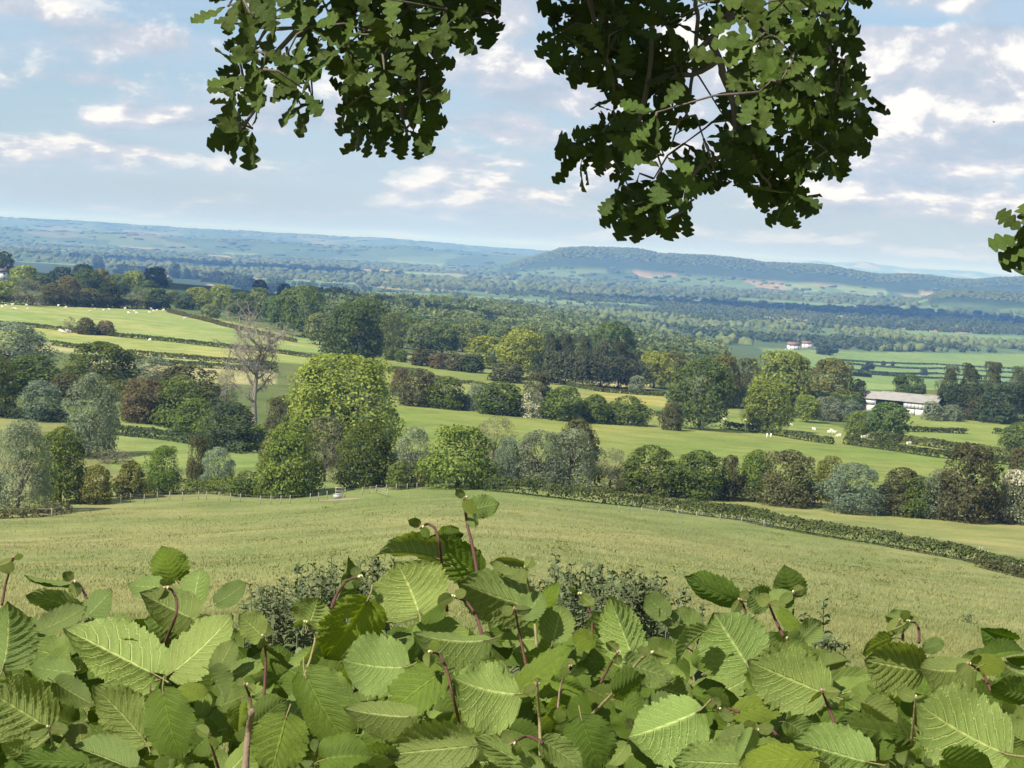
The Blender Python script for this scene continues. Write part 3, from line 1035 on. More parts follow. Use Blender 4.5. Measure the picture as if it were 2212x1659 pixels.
# ------------------------------------------------------------------ bare dead tree
def dead_tree():
    p, r = hit(547, 952)
    dep = -(CM.transposed() @ p).z
    H = 282 * dep / FP
    root = empty('dead_tree', p)
    root.scale = (H, H, H)
    tag(root, 'tall bare dead tree with pale drooping twigs beside the large ash', 'tree')
    rng = np.random.default_rng(5)
    b = MB()
    tr = np.array([(0, 0, -.02), (.005, 0, .15), (-.01, .01, .3), (.0, 0, .48), (.012, 0, .62), (.02, .01, .74)])
    b.tube(tr, [.024, .021, .019, .015, .011, .007], 8)
    link('trunk', b.mesh('trunk', DEADWOOD, True), root)
    bl = MB()
    tw = MB()

    def limb(p0, d, L, rad, lev):
        n = 6
        pts = [np.array(p0)]
        dd = np.array(d, float)
        for i in range(n):
            dd = dd + rng.normal(0, .16, 3) + np.array([0, 0, .10 if lev < 2 else -.16])
            dd /= np.linalg.norm(dd)
            pts.append(pts[-1] + dd * L / n)
        (bl if lev < 2 else tw).tube(pts, np.linspace(rad, rad * .35, n + 1), 5 if lev < 2 else 3, cap=False)
        if lev < 3:
            for k in range([8, 8, 5][lev]):
                i = rng.integers(1, n + 1)
                d2 = dd * .6 + rng.normal(0, .75, 3)
                d2 /= np.linalg.norm(d2)
                limb(pts[i], d2, L * rng.uniform(.35, .62), rad * .45, lev + 1)
    for z, a, L in [(.30, 3.5, .22), (.36, .4, .18), (.44, 2.7, .26), (.47, .2, .28), (.50, 4.2, .22), (.53, 1.2, .24), (.56, 3.2, .30), (.60, -.3, .30), (.62, 2.2, .28), (.65, 5.2, .28), (.68, .8, .30), (.72, 3.0, .30), (.74, 1.8, .28)]:
        i = np.interp(z, tr[:, 2], tr[:, 0])
        limb((i, 0, z), (math.cos(a), math.sin(a), .55), L, .0085, 0)
    link('branch', bl.mesh('branch', DEADWOOD, True), root)
    tag(link('twig', tw.mesh('twig', DEADWOOD, False), root), kind='stuff')


dead_tree()

# ------------------------------------------------------------------ hedges
def hedge(pts, hpx, label, wide=1.6, kind='hedge', dens=1.0, name='hedgerow'):
    W = [hit(*q)[0] for q in pts]
    base = W[0].copy()
    rng = np.random.default_rng(int(abs(pts[0][0] * 7 + pts[0][1])))
    P = []
    N = []
    for (a, b), (qa, qb) in zip(zip(W[:-1], W[1:]), zip(pts[:-1], pts[1:])):
        L = (b - a).length
        dep = -(CM.transposed() @ ((a + b) / 2)).z
        H = hpx * dep / FP
        n = int(min(22000, L * H * (78 if dep < 350 else 28) * dens) + 80)
        tt = rng.uniform(0, 1, n)
        ang = rng.uniform(-.2, math.pi + .2, n)
        rad = rng.uniform(.75, 1.05, n)
        ln = np.array([b.x - a.x, b.y - a.y])
        ln /= np.linalg.norm(ln)
        nx, ny = -ln[1], ln[0]
        x = a.x + (b.x - a.x) * tt
        y = a.y + (b.y - a.y) * tt
        lump = .80 + .4 * fbm(x / (H * 1.4), y / (H * 1.4), 4, 3)
        off = np.cos(ang) * wide * .5 * rad
        px_, py_ = x + nx * off, y + ny * off
        zg = height(px_, py_)
        sq = np.sign(np.sin(ang)) * np.abs(np.sin(ang)) ** .5
        pz = zg + np.clip(sq, 0, 1) * H * rad * lump
        P.append(np.stack([px_, py_, pz], -1))
        N.append(np.stack([nx * np.cos(ang), ny * np.cos(ang), np.sin(ang) + .2], -1))
    P = np.vstack(P)
    N = np.vstack(N)
    dm = np.linalg.norm(P, axis=1).mean()
    V, F = cards(P, N, .18 if dm < 350 else (.36 if dm < 1200 else 1.0), rng, .8, .6)
    tone = .35 + .25 * (fbm(P[:, 0] / 3, P[:, 1] / 3, 8, 2) - .5) * 2 + rng.normal(0, .2, len(P))
    me = mesh_np(name, V - np.array(base), F, FM[kind], False, shade_attr(tone))
    o = link(name, me)
    o.location = base
    tag(o, label, 'hedge')
    return o


hedge([(1050, 1060), (1150, 1070), (1250, 1082), (1400, 1098), (1500, 1112), (1650, 1135), (1800, 1162), (1900, 1176), (2000, 1195), (2100, 1214), (2240, 1245)], 31,
      'long clipped hedge with wire fence along the right of the near field', wide=2.2)
hedge([(1564, 926), (1650, 936), (1728, 950), (1797, 960)], 15, 'dark hedge from the big oak down past the white gate posts')
hedge([(1826, 960), (1900, 970), (2019, 988), (2110, 998), (2230, 1008)], 17, 'low hedge along the lower right sheep strip')
hedge([(1880, 952), (1951, 957), (2040, 970), (2088, 976), (2230, 994)], 18, 'dark hedge running right from the round oak before the shed')
hedge([(1961, 932), (2020, 934), (2088, 937)], 11, 'short hedge in the field below the farm shed')
hedge([(2146, 937), (2230, 940)], 12, 'short hedge piece at the right edge below the pines')
hedge([(-20, 702), (60, 706), (134, 714), (248, 727), (335, 735), (469, 750), (560, 758), (690, 775)], 9, 'hedge between the two sheep pastures on the left')
hedge([(110, 745), (234, 762), (368, 773), (502, 784), (600, 792)], 10, 'upper of two close hedges under the lower sheep pasture')
hedge([(261, 776), (368, 790), (450, 795), (600, 805)], 12, 'lower of two close hedges under the lower sheep pasture')
hedge([(362, 674), (402, 684), (485, 705), (560, 722), (640, 740)], 8, 'brownish lane hedge right of the flock', kind='brown')
hedge([(831, 800), (900, 812), (956, 822), (1095, 842)], 8, 'low hedge just above the middle hedgerow bushes')
hedge([(1192, 824), (1240, 836), (1303, 847), (1370, 852), (1439, 856)], 8, 'hedge below the centre pine wood')
hedge([(1290, 880), (1360, 890), (1428, 900)], 12, 'dark hedge linking round bush and big oak')
hedge([(240, 935), (330, 945), (420, 958), (540, 980)], 20, 'dark leafy strip standing in for the shade line of the left clearing', wide=4, kind='dark')  # dark leaves put where the ground lies in shade
hedge([(2120, 1225), (2180, 1240), (2240, 1255)], 22, 'bramble hedge behind the netting at the right edge', kind='brown')
hedge([(-30, 1120), (60, 1118), (140, 1108)], 22, 'brown brush heap behind the broken rail fence at the left edge', kind='brown', wide=2.5)
hedge([(1660, 800), (1760, 806), (1880, 815)], 10, 'row of trees and scrub behind the yellow ash on the right', kind='wood')
for k, (y0, x0, x1) in enumerate([(778, 1800, 2240), (787, 1830, 2240), (798, 1800, 2240), (808, 1860, 2200)]):
    hedge([(x0, y0), ((x0 + x1) / 2, y0 + 10), (x1, y0 + 22)], 3.2, ['highest', 'second', 'third', 'lowest'][k] + ' thin dark hedge line across the green fields of the plain', kind='dark', wide=4, dens=.12)

hedge([(230, 1076), (345, 1066), (470, 1064), (560, 1072), (640, 1072)], 34, 'dense undergrowth between the bushes behind the post fence', kind='hawthorn', wide=5)
hedge([(760, 1048), (850, 1050), (960, 1046), (1080, 1046), (1200, 1050), (1330, 1056)], 52, 'dense undergrowth joining the bushes of the centre row', kind='hedge', wide=6, dens=.7)
hedge([(1330, 1056), (1450, 1068), (1560, 1078), (1680, 1086), (1800, 1096), (1950, 1110), (2090, 1122), (2230, 1130)], 46, 'dense undergrowth joining the bushes of the right row', kind='hedge', wide=6, dens=.7)
hedge([(850, 862), (960, 880), (1080, 892), (1220, 905), (1310, 912)], 30, 'dense undergrowth joining the middle hedgerow bushes', kind='hedge', wide=4, dens=.7)
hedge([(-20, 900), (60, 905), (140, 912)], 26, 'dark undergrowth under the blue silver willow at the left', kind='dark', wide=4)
hedge([(300, 905), (400, 925), (480, 950), (560, 960), (640, 975)], 42, 'green undergrowth filling the left thicket by the dead tree', kind='hawthorn', wide=8, dens=.7)
hedge([(-20, 820), (100, 850), (200, 860), (340, 870), (470, 880)], 44, 'scrubby undergrowth filling the upper left thicket', kind='hedge', wide=8, dens=.7)
hedge([(-20, 656), (100, 660), (200, 664), (340, 668)], 20, 'bushy hedge along the top of the sheep pasture', kind='hedge', wide=4)
hedge([(20, 625), (120, 630), (260, 640), (350, 650)], 24, 'tree belt undergrowth on the upper left slope', kind='wood', wide=8)
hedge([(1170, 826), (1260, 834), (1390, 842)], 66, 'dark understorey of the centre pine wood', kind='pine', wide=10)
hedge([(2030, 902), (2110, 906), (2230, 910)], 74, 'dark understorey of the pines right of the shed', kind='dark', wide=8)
hedge([(1540, 878), (1640, 884), (1740, 890), (1850, 890)], 40, 'leafy understorey left of the farm shed', kind='oak', wide=6)

# ------------------------------------------------------------------ far woods and plain trees (one mass each)
def ico():
    bm = bmesh.new()
    bmesh.ops.create_icosphere(bm, subdivisions=2, radius=1)
    bm.verts.ensure_lookup_table()
    v = np.array([p.co[:] for p in bm.verts])
    f = np.array([[q.index for q in p.verts] for p in bm.faces])
    bm.free()
    return v, f


def ico1():
    bm = bmesh.new()
    bmesh.ops.create_icosphere(bm, subdivisions=1, radius=1)
    v = np.array([p.co[:] for p in bm.verts])
    f = np.array([[q.index for q in p.verts] for p in bm.faces])
    bm.free()
    k = (v[f].mean(1)[:, 2] > -.45)
    return v, f[k]


def mass(name, P, W, H, tone, src, mat, seed):
    """every crown a lumpy dome; joined into one mesh of far woodland"""
    v, f = src
    rng = np.random.default_rng(seed)
    n, m = len(P), len(v)
    jit = 1 + rng.uniform(-.32, .32, (n, m, 1))
    ang = rng.uniform(0, 6.28, n)
    ca, sa = np.cos(ang)[:, None], np.sin(ang)[:, None]
    x = v[None, :, 0] * ca - v[None, :, 1] * sa
    y = v[None, :, 0] * sa + v[None, :, 1] * ca
    B = np.stack([x * W[:, None] * .5, y * W[:, None] * .5, (v[None, :, 2] * .5 + .42) * H[:, None]], -1) * jit
    V = (P[:, None, :] + B).reshape(-1, 3)
    F = (f[None] + (np.arange(n) * m)[:, None, None]).reshape(-1, 3)
    tv = np.clip(tone[:, None] + rng.uniform(-.18, .18, (n, m)), 0, 1)
    return link(name, mesh_np(name, V, F, mat, False, {'shade': ('FLOAT', tv.ravel())}))


def in_fields(P):
    px, py, dep = project(P)
    k = np.zeros(len(P), bool)
    for colr, poly in FIELDS:
        k |= inpoly(px, py, poly)
    return k


def woods():
    rng = np.random.default_rng(21)
    # woodland on the falling ground in the middle distance
    n = 9000
    a = rng.uniform(-.29, .29, n)
    r = np.sqrt(rng.uniform(900 ** 2, 3300 ** 2, n))
    x, y = r * np.sin(a), r * np.cos(a)
    f = fbm(x / 330, y / 330, 2, 3)
    xs = 1106 + np.tan(a) * FP
    keep = (f > .44)
    keep |= (xs > 650) & (xs < 1600) & (r < 3000) & (f > .40)
    keep &= ~((xs > 1560) & (r < 1900))
    keep &= ~((xs < 640) & (r < 1500))
    keep &= ~((xs < 900) & (r < 1050))
    x, y, r, f = x[keep], y[keep], r[keep], f[keep]
    P = np.stack([x, y, height(x, y) - .5], -1)
    k = ~in_fields(P)
    P, r, f = P[k], r[k], f[k]
    H = rng.uniform(6, 12, len(P))
    W = H * rng.uniform(.9, 1.4, len(P))
    tone = .56 + (fbm(P[:, 0] / 120, P[:, 1] / 120, 6, 2) - .5) * 1.0 + rng.uniform(-.28, .30, len(P))
    s = len(P)
    nr = r < 2100
    CP, CN, CT, crng = crown_points('wood', 5, 115)
    Pn, Hn, Wn, tn_ = P[nr], H[nr], W[nr], tone[nr]
    m_ = len(Pn)
    ang = rng.uniform(0, 6.28, m_)[:, None]
    cx_ = CP[None, :, 0] * np.cos(ang) - CP[None, :, 1] * np.sin(ang)
    cy_ = CP[None, :, 0] * np.sin(ang) + CP[None, :, 1] * np.cos(ang)
    nx_ = CN[None, :, 0] * np.cos(ang) - CN[None, :, 1] * np.sin(ang)
    ny_ = CN[None, :, 0] * np.sin(ang) + CN[None, :, 1] * np.cos(ang)
    G = np.stack([cx_ * Wn[:, None] * 1.1, cy_ * Wn[:, None] * 1.1, CP[None, :, 2] * Hn[:, None]], -1) + Pn[:, None, :]
    GN = np.stack([nx_, ny_, np.broadcast_to(CN[None, :, 2], nx_.shape)], -1)
    V, F = cards(G.reshape(-1, 3), GN.reshape(-1, 3), 1.3, rng, .8, .5)
    tt_ = np.clip(tn_[:, None] + (CT[None] - .42) * .7, 0, 1).ravel()
    o = link('near_woodland', mesh_np('near_woodland', V, F, FM['wood'], False, shade_attr(tt_)))
    tag(o, 'rounded crowns of the nearer valley woodland behind the orchard', 'woodland', kind='stuff')
    P, H, W, tone = P[~nr], H[~nr], W[~nr], np.clip(tone[~nr] * .5, 0, .33)
    o = mass('distant_woodland', P, W, H, tone, ico1(), FM['wood'], 3)
    tag(o, 'continuous dark green woodland filling the valley behind the pine wood', 'woodland', kind='stuff')
    print('wood trees', s)
    # hedges, copses and woods of the plain
    pts = []
    ang = .35
    ca, sa = math.cos(ang), math.sin(ang)

    def lines(rmin, rmax, cell, step, wsz):
        out = []
        g = np.arange(-rmax, rmax, cell)
        for vert in (0, 1):
            for c in g:
                s_ = np.arange(-rmax, rmax, step)
                u = c + (fbm(s_ / 300 + c, s_ * 0 + c * .37, 13 + vert, 2) - .5) * cell * .9
                gx, gy = (u, s_) if vert else (s_, u)
                xx = gx * ca - gy * sa
                yy = gx * sa + gy * ca
                out.append(np.stack([xx, yy], -1))
        q = np.vstack(out)
        rr = np.hypot(q[:, 0], q[:, 1])
        aa = np.arctan2(q[:, 0], q[:, 1])
        k = (np.abs(aa) < .31) & (rr > rmin) & (rr < rmax)
        k &= rng.uniform(0, 1, len(q)) < (.35 + .6 * (fbm(q[:, 0] / 180, q[:, 1] / 180, 17, 2) > .48))
        q = q[k] + rng.normal(0, step * .22, (k.sum(), 2))
        return q, np.full(len(q), wsz)

    a1, s1 = lines(2300, 5200, 230, 17, 10.0)
    a2, s2 = lines(5200, 9000, 300, 30, 17.0)
    a3, s3 = lines(9000, 17500, 560, 70, 38.0)
    nw = 16000
    a = rng.uniform(-.3, .3, nw)
    rw = np.exp(rng.uniform(math.log(2400), math.log(17500), nw))
    q = np.stack([rw * np.sin(a), rw * np.cos(a)], -1)
    fw = fbm(q[:, 0] / 600, q[:, 1] / 420, 23, 4)
    hill = np.zeros(nw, bool)
    for D, wd, ha, hh in _R[:1] + _R[4:]:
        hill |= (np.abs(rw - D) < wd * .8) & (np.interp(a, ha, hh, left=0, right=0) > 25)
    k = (fw > .55) & ~hill
    q, rw = q[k], rw[k]
    sw = np.clip(rw / 340, 11, 46)
    Q = np.vstack([a1, a2, a3, q])
    S = np.concatenate([s1, s2, s3, sw])
    P = np.stack([Q[:, 0], Q[:, 1], height(Q[:, 0], Q[:, 1]) - 1.0], -1)
    k = ~in_fields(P)
    P, S = P[k], S[k]
    H = np.minimum(S * rng.uniform(.55, 1.0, len(P)), np.where(np.hypot(P[:, 0], P[:, 1]) > 7500, 8.5, 14))
    W = S * rng.uniform(.7, 1.9, len(P))
    onhill = np.zeros(len(P), bool)
    for D, wd, ha, hh in _R[:1] + _R[4:]:
        onhill |= (np.abs(np.hypot(P[:, 0], P[:, 1]) - D) < wd * .7) & (np.interp(np.arctan2(P[:, 0], P[:, 1]), ha, hh, left=0, right=0) > 25)
    P, S, H, W = P[~onhill], S[~onhill], H[~onhill], W[~onhill]
    # close low canopy of the wooded hills
    hp = []
    for D, wd, ha, hh in _R[:1] + _R[4:]:
        n_ = 5200 if D > 7000 else 1500
        a_ = rng.uniform(ha[0], min(ha[-1], .3), n_)
        r_ = D + rng.uniform(-.62, .25, n_) * wd
        ok_ = np.interp(a_, ha, hh) > 32
        hp.append(np.stack([r_ * np.sin(a_), r_ * np.cos(a_)], -1)[ok_])
    hp = np.vstack(hp)
    k_ = ~in_fields(np.stack([hp[:, 0], hp[:, 1], height(hp[:, 0], hp[:, 1])], -1))
    hp = hp[k_]
    nh = len(hp)
    P = np.vstack([P, np.stack([hp[:, 0], hp[:, 1], height(hp[:, 0], hp[:, 1]) - 2.5], -1)])
    S = np.concatenate([S, np.full(nh, 20.)])
    H = np.concatenate([H, rng.uniform(5, 10, nh)])
    W = np.concatenate([W, rng.uniform(14, 30, nh)])
    tone = .20 + (fbm(P[:, 0] / 500, P[:, 1] / 500, 31, 3) - .5) * 1.1 + rng.uniform(-.15, .2, len(P))
    tone = np.clip(tone, 0, .28)
    tone[-nh:] *= .45
    rp = np.hypot(P[:, 0], P[:, 1])
    nr = rp < 4600
    CP, CN, CT, crng = crown_points('wood', 8, 30)
    m_ = int(nr.sum())
    G = CP[None] * np.stack([W[nr] * 1.15, W[nr] * 1.15, H[nr]], -1)[:, None, :] * rng.uniform(.8, 1.2, (m_, 30, 1)) + P[nr][:, None, :]
    V, F = cards(G.reshape(-1, 3), np.broadcast_to(CN[None], G.shape).reshape(-1, 3), 2.3, rng, .85, .5)
    tt_ = np.clip(tone[nr][:, None] + (CT[None] - .42) * .5, 0, 1).ravel()
    print('plain trees', len(P), m_)
    o = link('plain_hedges', mesh_np('plain_hedges', V, F, FM['wood'], False, shade_attr(tt_)))
    tag(o, 'hedges and copses on the nearer part of the plain', 'trees', kind='stuff')
    P, W, H, tone = P[~nr], W[~nr], H[~nr], tone[~nr]
    o = mass('plain_trees', P, W, H, tone, ico1(), FM['wood'], 4)
    tag(o, 'hedges copses and woods scattered over the far plain', 'trees', kind='stuff')


woods()

# ------------------------------------------------------------------ sheep
WOOL = simple('sheep_wool', (.62, .585, .49), .95, .12, 9)


def sheep_mesh(pose):
    if pose == 'graze':
        V = [((-.48, 0, .62), .25), ((-.1, 0, .64), .30), ((.30, 0, .64), .26), ((.52, 0, .56), .15), ((.66, 0, .34), .10), ((.74, 0, .12), .07)]
    elif pose == 'lying':
        V = [((-.45, 0, .30), .25), ((-.1, 0, .33), .30), ((.28, 0, .34), .26), ((.46, 0, .46), .15), ((.56, 0, .62), .11), ((.74, 0, .58), .07)]
    else:
        V = [((-.48, 0, .62), .25), ((-.1, 0, .64), .30), ((.30, 0, .66), .26), ((.48, 0, .78), .15), ((.58, 0, .95), .11), ((.78, 0, .92), .07)]
    E = [(0, 1), (1, 2), (2, 3), (3, 4), (4, 5)]
    if pose != 'lying':
        for bx, root in ((-.42, 0), (.28, 2)):
            for s in (-1, 1):
                i = len(V)
                V += [((bx, s * .14, .36), .075), ((bx + .02, s * .14, .02), .04)]
                E += [(root, i), (i, i + 1)]
    else:
        for bx, root in ((-.35, 0), (.34, 2)):
            for s in (-1, 1):
                i = len(V)
                V += [((bx, s * .24, .10), .07), ((bx + .24, s * .26, .05), .05)]
                E += [(root, i), (i, i + 1)]
    me = bpy.data.meshes.new('sheep_' + pose)
    me.from_pydata([v for v, r in V], E, [])
    o = bpy.data.objects.new('sheep_tmp', me)
    COL.objects.link(o)
    md = o.modifiers.new('s', 'SKIN')
    for i, (v, r) in enumerate(V):
        me.skin_vertices[0].data[i].radius = (r, r)
    me.skin_vertices[0].data[1].use_root = True
    sub = o.modifiers.new('u', 'SUBSURF')
    sub.levels = sub.render_levels = 1
    dg = bpy.context.evaluated_depsgraph_get()
    out = bpy.data.meshes.new_from_object(o.evaluated_get(dg))
    bpy.data.objects.remove(o)
    out.materials.clear()
    out.materials.append(WOOL)
    out.name = 'sheep_' + pose
    return out


SM = {k: sheep_mesh(k) for k in ('graze', 'lying', 'stand')}
Z1 = lambda x, y: (.3348 * x, 438.9 + .3348 * y)
Z6 = lambda x, y: (1453.8 + .3428 * x, 740.6 + .3428 * y)
SH_UP = [(15, 675), (85, 685), (80, 662), (170, 665), (178, 690), (255, 655), (275, 657), (350, 652), (377, 668), (390, 658), (425, 678), (500, 658), (520, 668), (535, 665), (548, 658), (570, 663),
         (600, 665), (613, 690), (668, 692), (580, 700), (703, 693), (808, 685), (838, 682), (830, 715), (868, 700), (880, 715), (975, 688), (990, 700), (963, 712), (1012, 697), (1055, 697), (20, 648), (38, 668), (100, 688)]
SH_LO = [(390, 836), (405, 839), (435, 837), (447, 836), (720, 854), (780, 864), (795, 864), (968, 892)]
SH_R = [(325, 490), (460, 496), (712, 524), (745, 526), (890, 550), (982, 573), (998, 565), (1015, 575), (1043, 598), (1135, 585), (1198, 600), (1230, 601), (1260, 604), (1485, 640), (1653, 658)]


def sheep(p, label, group, sc=1.0):
    P, r = hit(*p)
    o = link('sheep', SM[random.choice(['graze', 'graze', 'stand', 'lying'])])
    o.location = P
    o.rotation_euler = (0, 0, random.uniform(-.6, .6) + random.choice([0, math.pi]))
    s = sc * random.uniform(.9, 1.15)
    o.scale = (s, s, s)
    tag(o, label, 'sheep', group)


for p in SH_UP:
    sheep(Z1(*p), 'tiny white sheep of the flock scattered over the upper left pasture', 'flock in the upper left pasture', 1.05)
sheep(Z1(1190, 752), 'white sheep alone at the right end of the upper left pasture', None, 1.35)
for p in SH_LO[:4]:
    sheep(Z1(*p), 'white sheep in the close group of four left in the second pasture', 'four sheep in the second pasture', 1.3)
for p, lb in zip(SH_LO[4:], ['white sheep under the russet bush clump in the second pasture', 'white sheep left of two close together in the second pasture',
                             'white sheep right of two close together in the second pasture', 'single white sheep furthest right in the second pasture']):
    sheep(Z1(*p), lb, None, 1.15)
RL = ['white sheep half under the foot of the big dark oak', 'white sheep between the big oak and the light green tree', 'left sheep of the pair under the light green tree', 'right sheep of the pair under the light green tree',
      'lone white sheep right of the pair under the light green tree', 'left sheep of the close trio in the right field', 'top sheep of the close trio in the right field', 'right sheep of the close trio in the right field',
      'white sheep just below the close trio', 'white sheep at the corner of the dark hedge by the round oak', 'left sheep of three in a line under the round oak', 'middle sheep of three in a line under the round oak',
      'right sheep of three in a line under the round oak', 'white sheep in the narrow strip between two hedges', 'right most white sheep near the top of the large brown tree']
for p, lb in zip(SH_R, RL):
    sheep(Z6(*p), lb, None, 1.08)
sheep((1697, 756.5), 'pale sheep speck on the green field by the far white farmhouse', None, 1.5)

# ------------------------------------------------------------------ fences and stile
WIRE = simple('fence_wire', (.22, .22, .21), .6, .1, 5)


def fence(pts, hpx, label, name='post_fence', wires=2, thick=.10, rail=False, group=None):
    W = [hit(*p)[0] for p in pts]
    base = W[0].copy()
    root = empty(name, base)
    tag(root, label, 'fence', group)
    tops = []
    for i, p in enumerate(W):
        dep = -(CM.transposed() @ p).z
        H = (hpx[i] if isinstance(hpx, (list, tuple)) else hpx) * dep / FP
        b = MB()
        lean = random.uniform(-.05, .05)
        b.tube([(0, 0, -.3), (lean * .5, 0, H * .5), (lean, 0, H), (lean, 0, H + .03)], [thick * .62, thick * .6, thick * .55, thick * .2], 7)
        o = link('post', b.mesh('post', POSTWOOD, True), root)
        o.location = p - base
        tops.append((p - base, H))
    w_ = MB()
    for (p, h), (q, h2) in zip(tops[:-1], tops[1:]):
        for k in range(wires):
            f = .35 + .58 * k / max(1, wires - 1)
            a = np.array(p) + [0, 0, h * f]
            c = np.array(q) + [0, 0, h2 * f]
            w_.tube([a, (a + c) / 2 - [0, 0, .03], c], .03 if rail else .010, 4)
    link('rail' if rail else 'wire', w_.mesh('wire', POSTWOOD if rail else WIRE), root)
    return root


Z4 = lambda x, y: (.3348 * x, 740.6 + .3348 * y)
fence([Z4(x, y) for x, y in [(780, 1036), (840, 1030), (930, 1034), (1015, 1018), (1095, 1016), (1175, 1018), (1280, 1012), (1330, 1012), (1410, 1018), (1485, 1025), (1550, 1030), (1680, 1042), (1745, 1044), (1810, 1042), (1870, 1040),
                               (2000, 1028), (2055, 1022), (2110, 1012)]], 19, 'pale wooden post and wire fence below the left bushes', wires=3)
Zg = lambda x, y: (658.3 + .1488 * x, 1014.9 + .1488 * y)
fence([Zg(x, y) for x, y in [(1040, 315), (1180, 305), (1330, 302), (1485, 292), (1630, 285), (1780, 285), (1900, 252)]], 14, 'short post fence under the dark bush left of the clipped hedge', wires=2)
fence([Zg(x, y) for x, y in [(835, 365), (940, 355), (1030, 350), (1200, 400)]], 17, 'grey rail fence right of the wooden stile', wires=3, rail=True)
fence([(-25, 1112), (18, 1118), (50, 1116), (112, 1118), (140, 1108)], 20, 'broken rail fence in front of the brush at the left edge', rail=True, wires=2)
fence([Z6(x, y) for x, y in [(-340, 1062), (-200, 1072), (-90, 1082), (28, 1092), (148, 1103), (295, 1120), (430, 1135), (573, 1158), (703, 1176), (840, 1194), (970, 1222), (1085, 1224), (1235, 1245), (1380, 1270), (1525, 1290)]],
      [13, 13, 13, 14, 14, 14, 14, 15, 15, 15, 20, 15, 16, 16, 16], 'thin post and wire fence in front of the long clipped hedge', wires=3)
Zr = lambda x, y: (1700.7 + .2311 * x, 1042.3 + .2311 * y)
fence([Zr(x, y) for x, y in [(1580, 695), (1625, 698), (1652, 700)]], 21, 'three close dark posts under the leaning pole at the right', wires=2)
fence([Zr(x, y) for x, y in [(1790, 705), (1812, 712)]], 26, 'pair of tall pale posts standing near the right edge', wires=1)
# netting panel at the right edge
def netting():
    A = [hit(*Zr(x, y))[0] for x, y in [(1865, 735), (1945, 775), (2022, 822), (2100, 845), (2175, 868), (2240, 885)]]
    root = empty('netting_fence', A[0])
    tag(root, 'dark crossed netting fence on posts at the right edge', 'fence')
    b = MB()
    for i, p in enumerate(A):
        dep = p.length
        m = MB().tube([(0, 0, -.2), (0, 0, 22 * dep / FP)], .07, 6).mesh('post', POSTWOOD)
        link('post', m, root).location = p - A[0]
    for p, q in zip(A[:-1], A[1:]):
        H = 20 * p.length / FP
        for k in range(4):
            f0, f1 = k / 4, (k + 1) / 4
            for s in (0, 1):
                za, zb = (0.05, H) if s else (H, .05)
                a = np.array(p - A[0]) * (1 - f0) + np.array(q - A[0]) * f0
                c = np.array(p - A[0]) * (1 - f1) + np.array(q - A[0]) * f1
                b.tube([a + [0, 0, za], c + [0, 0, zb]], .018, 4)
    link('netting', b.mesh('netting', WIRE), root)
    p0 = hit(*Zr(1500, 655))[0]
    p1 = hit(*Zr(1590, 690))[0]
    p2 = hit(*Zr(1735, 700))[0]
    k = p1.length / FP
    o = link('leaning_pole', MB().tube([(0, 0, .3), p1 - p0 + Vector((0, 0, 19 * k)), p2 - p0 + Vector((0, 0, 16 * k))], .06, 6).mesh('leaning_pole', POSTWOOD))
    o.location = p0
    tag(o, 'grey pole laid leaning over the hedge foot near the right edge', 'pole')


netting()


def stile():
    p, r = hit(*Zg(515, 402))
    k = p.length / FP
    s = .1488
    root = empty('wooden_stile', p)
    tag(root, 'weathered wooden frame stile in the left fence', 'stile')

    def bar(name, x0, y0, x1, y1, th=.06, dy=0.):
        a = Vector(((x0 - 515) * s * k, dy, (402 - y0) * s * k))
        b = Vector(((x1 - 515) * s * k, dy, (402 - y1) * s * k))
        link(name, MB().tube([a, b], th, 6).mesh(name, POSTWOOD), root)
    bar('post', 450, 410, 445, 245)
    bar('post', 580, 410, 582, 250)
    bar('post', 540, 405, 540, 300, .05, .2)
    bar('top_rail', 440, 262, 588, 262, .06, -.05)
    bar('rail', 450, 310, 580, 305, .05, -.05)
    bar('step', 440, 345, 560, 340, .07, -.3)
    p2, r = hit(*Zg(468, 418))
    o = empty('water_trough', p2)
    tag(o, 'white water trough beside the wooden stile', 'trough')
    W = simple('white_plastic', (.30, .31, .31), .5, .1, 4)
    wd = 105 * s * k
    b = MB()
    b.box((-wd / 2, -.3, 0), (wd / 2, -.26, .55)).box((-wd / 2, .26, 0), (wd / 2, .3, .55)).box((-wd / 2, -.257, 0), (-wd / 2 + .05, .257, .547)).box((wd / 2 - .05, -.257, 0), (wd / 2, .257, .547))
    b.box((-wd / 2 + .052, -.257, .02), (wd / 2 - .052, .257, .06))
    link('trough_body', b.mesh('trough_body', W), o)
    link('rim', MB().tube([(-wd / 2, -.28, .56), (wd / 2, -.28, .56)], .04, 6).tube([(-wd / 2, .28, .56), (wd / 2, .28, .56)], .04, 6).mesh('rim', W), o)
    p3, r = hit(*Zg(520, 432))
    e = link('bare_earth', mesh_np('bare_earth', [(math.cos(t) * rr * 3.2, math.sin(t) * rr * 1.8, 0) for rr in (0.01, .5, 1) for t in np.linspace(0, 6.28, 15)[:-1]],
                                   [np.array([[i * 14 + j, i * 14 + (j + 1) % 14, (i + 1) * 14 + (j + 1) % 14, (i + 1) * 14 + j][::-1] for i in range(2) for j in range(14)])], simple('red_earth', (.24, .185, .11), .95, .3, 2)))
    me = e.data
    for v in me.vertices:
        g_ = on_ground(p3.x + v.co.x, p3.y + v.co.y)
        v.co.z = g_.z - p3.z + .03
    e.location = p3
    tag(e, kind='structure')


stile()
for px, py in [(1624 + 1.5, 946), (1634, 946)]:
    pass

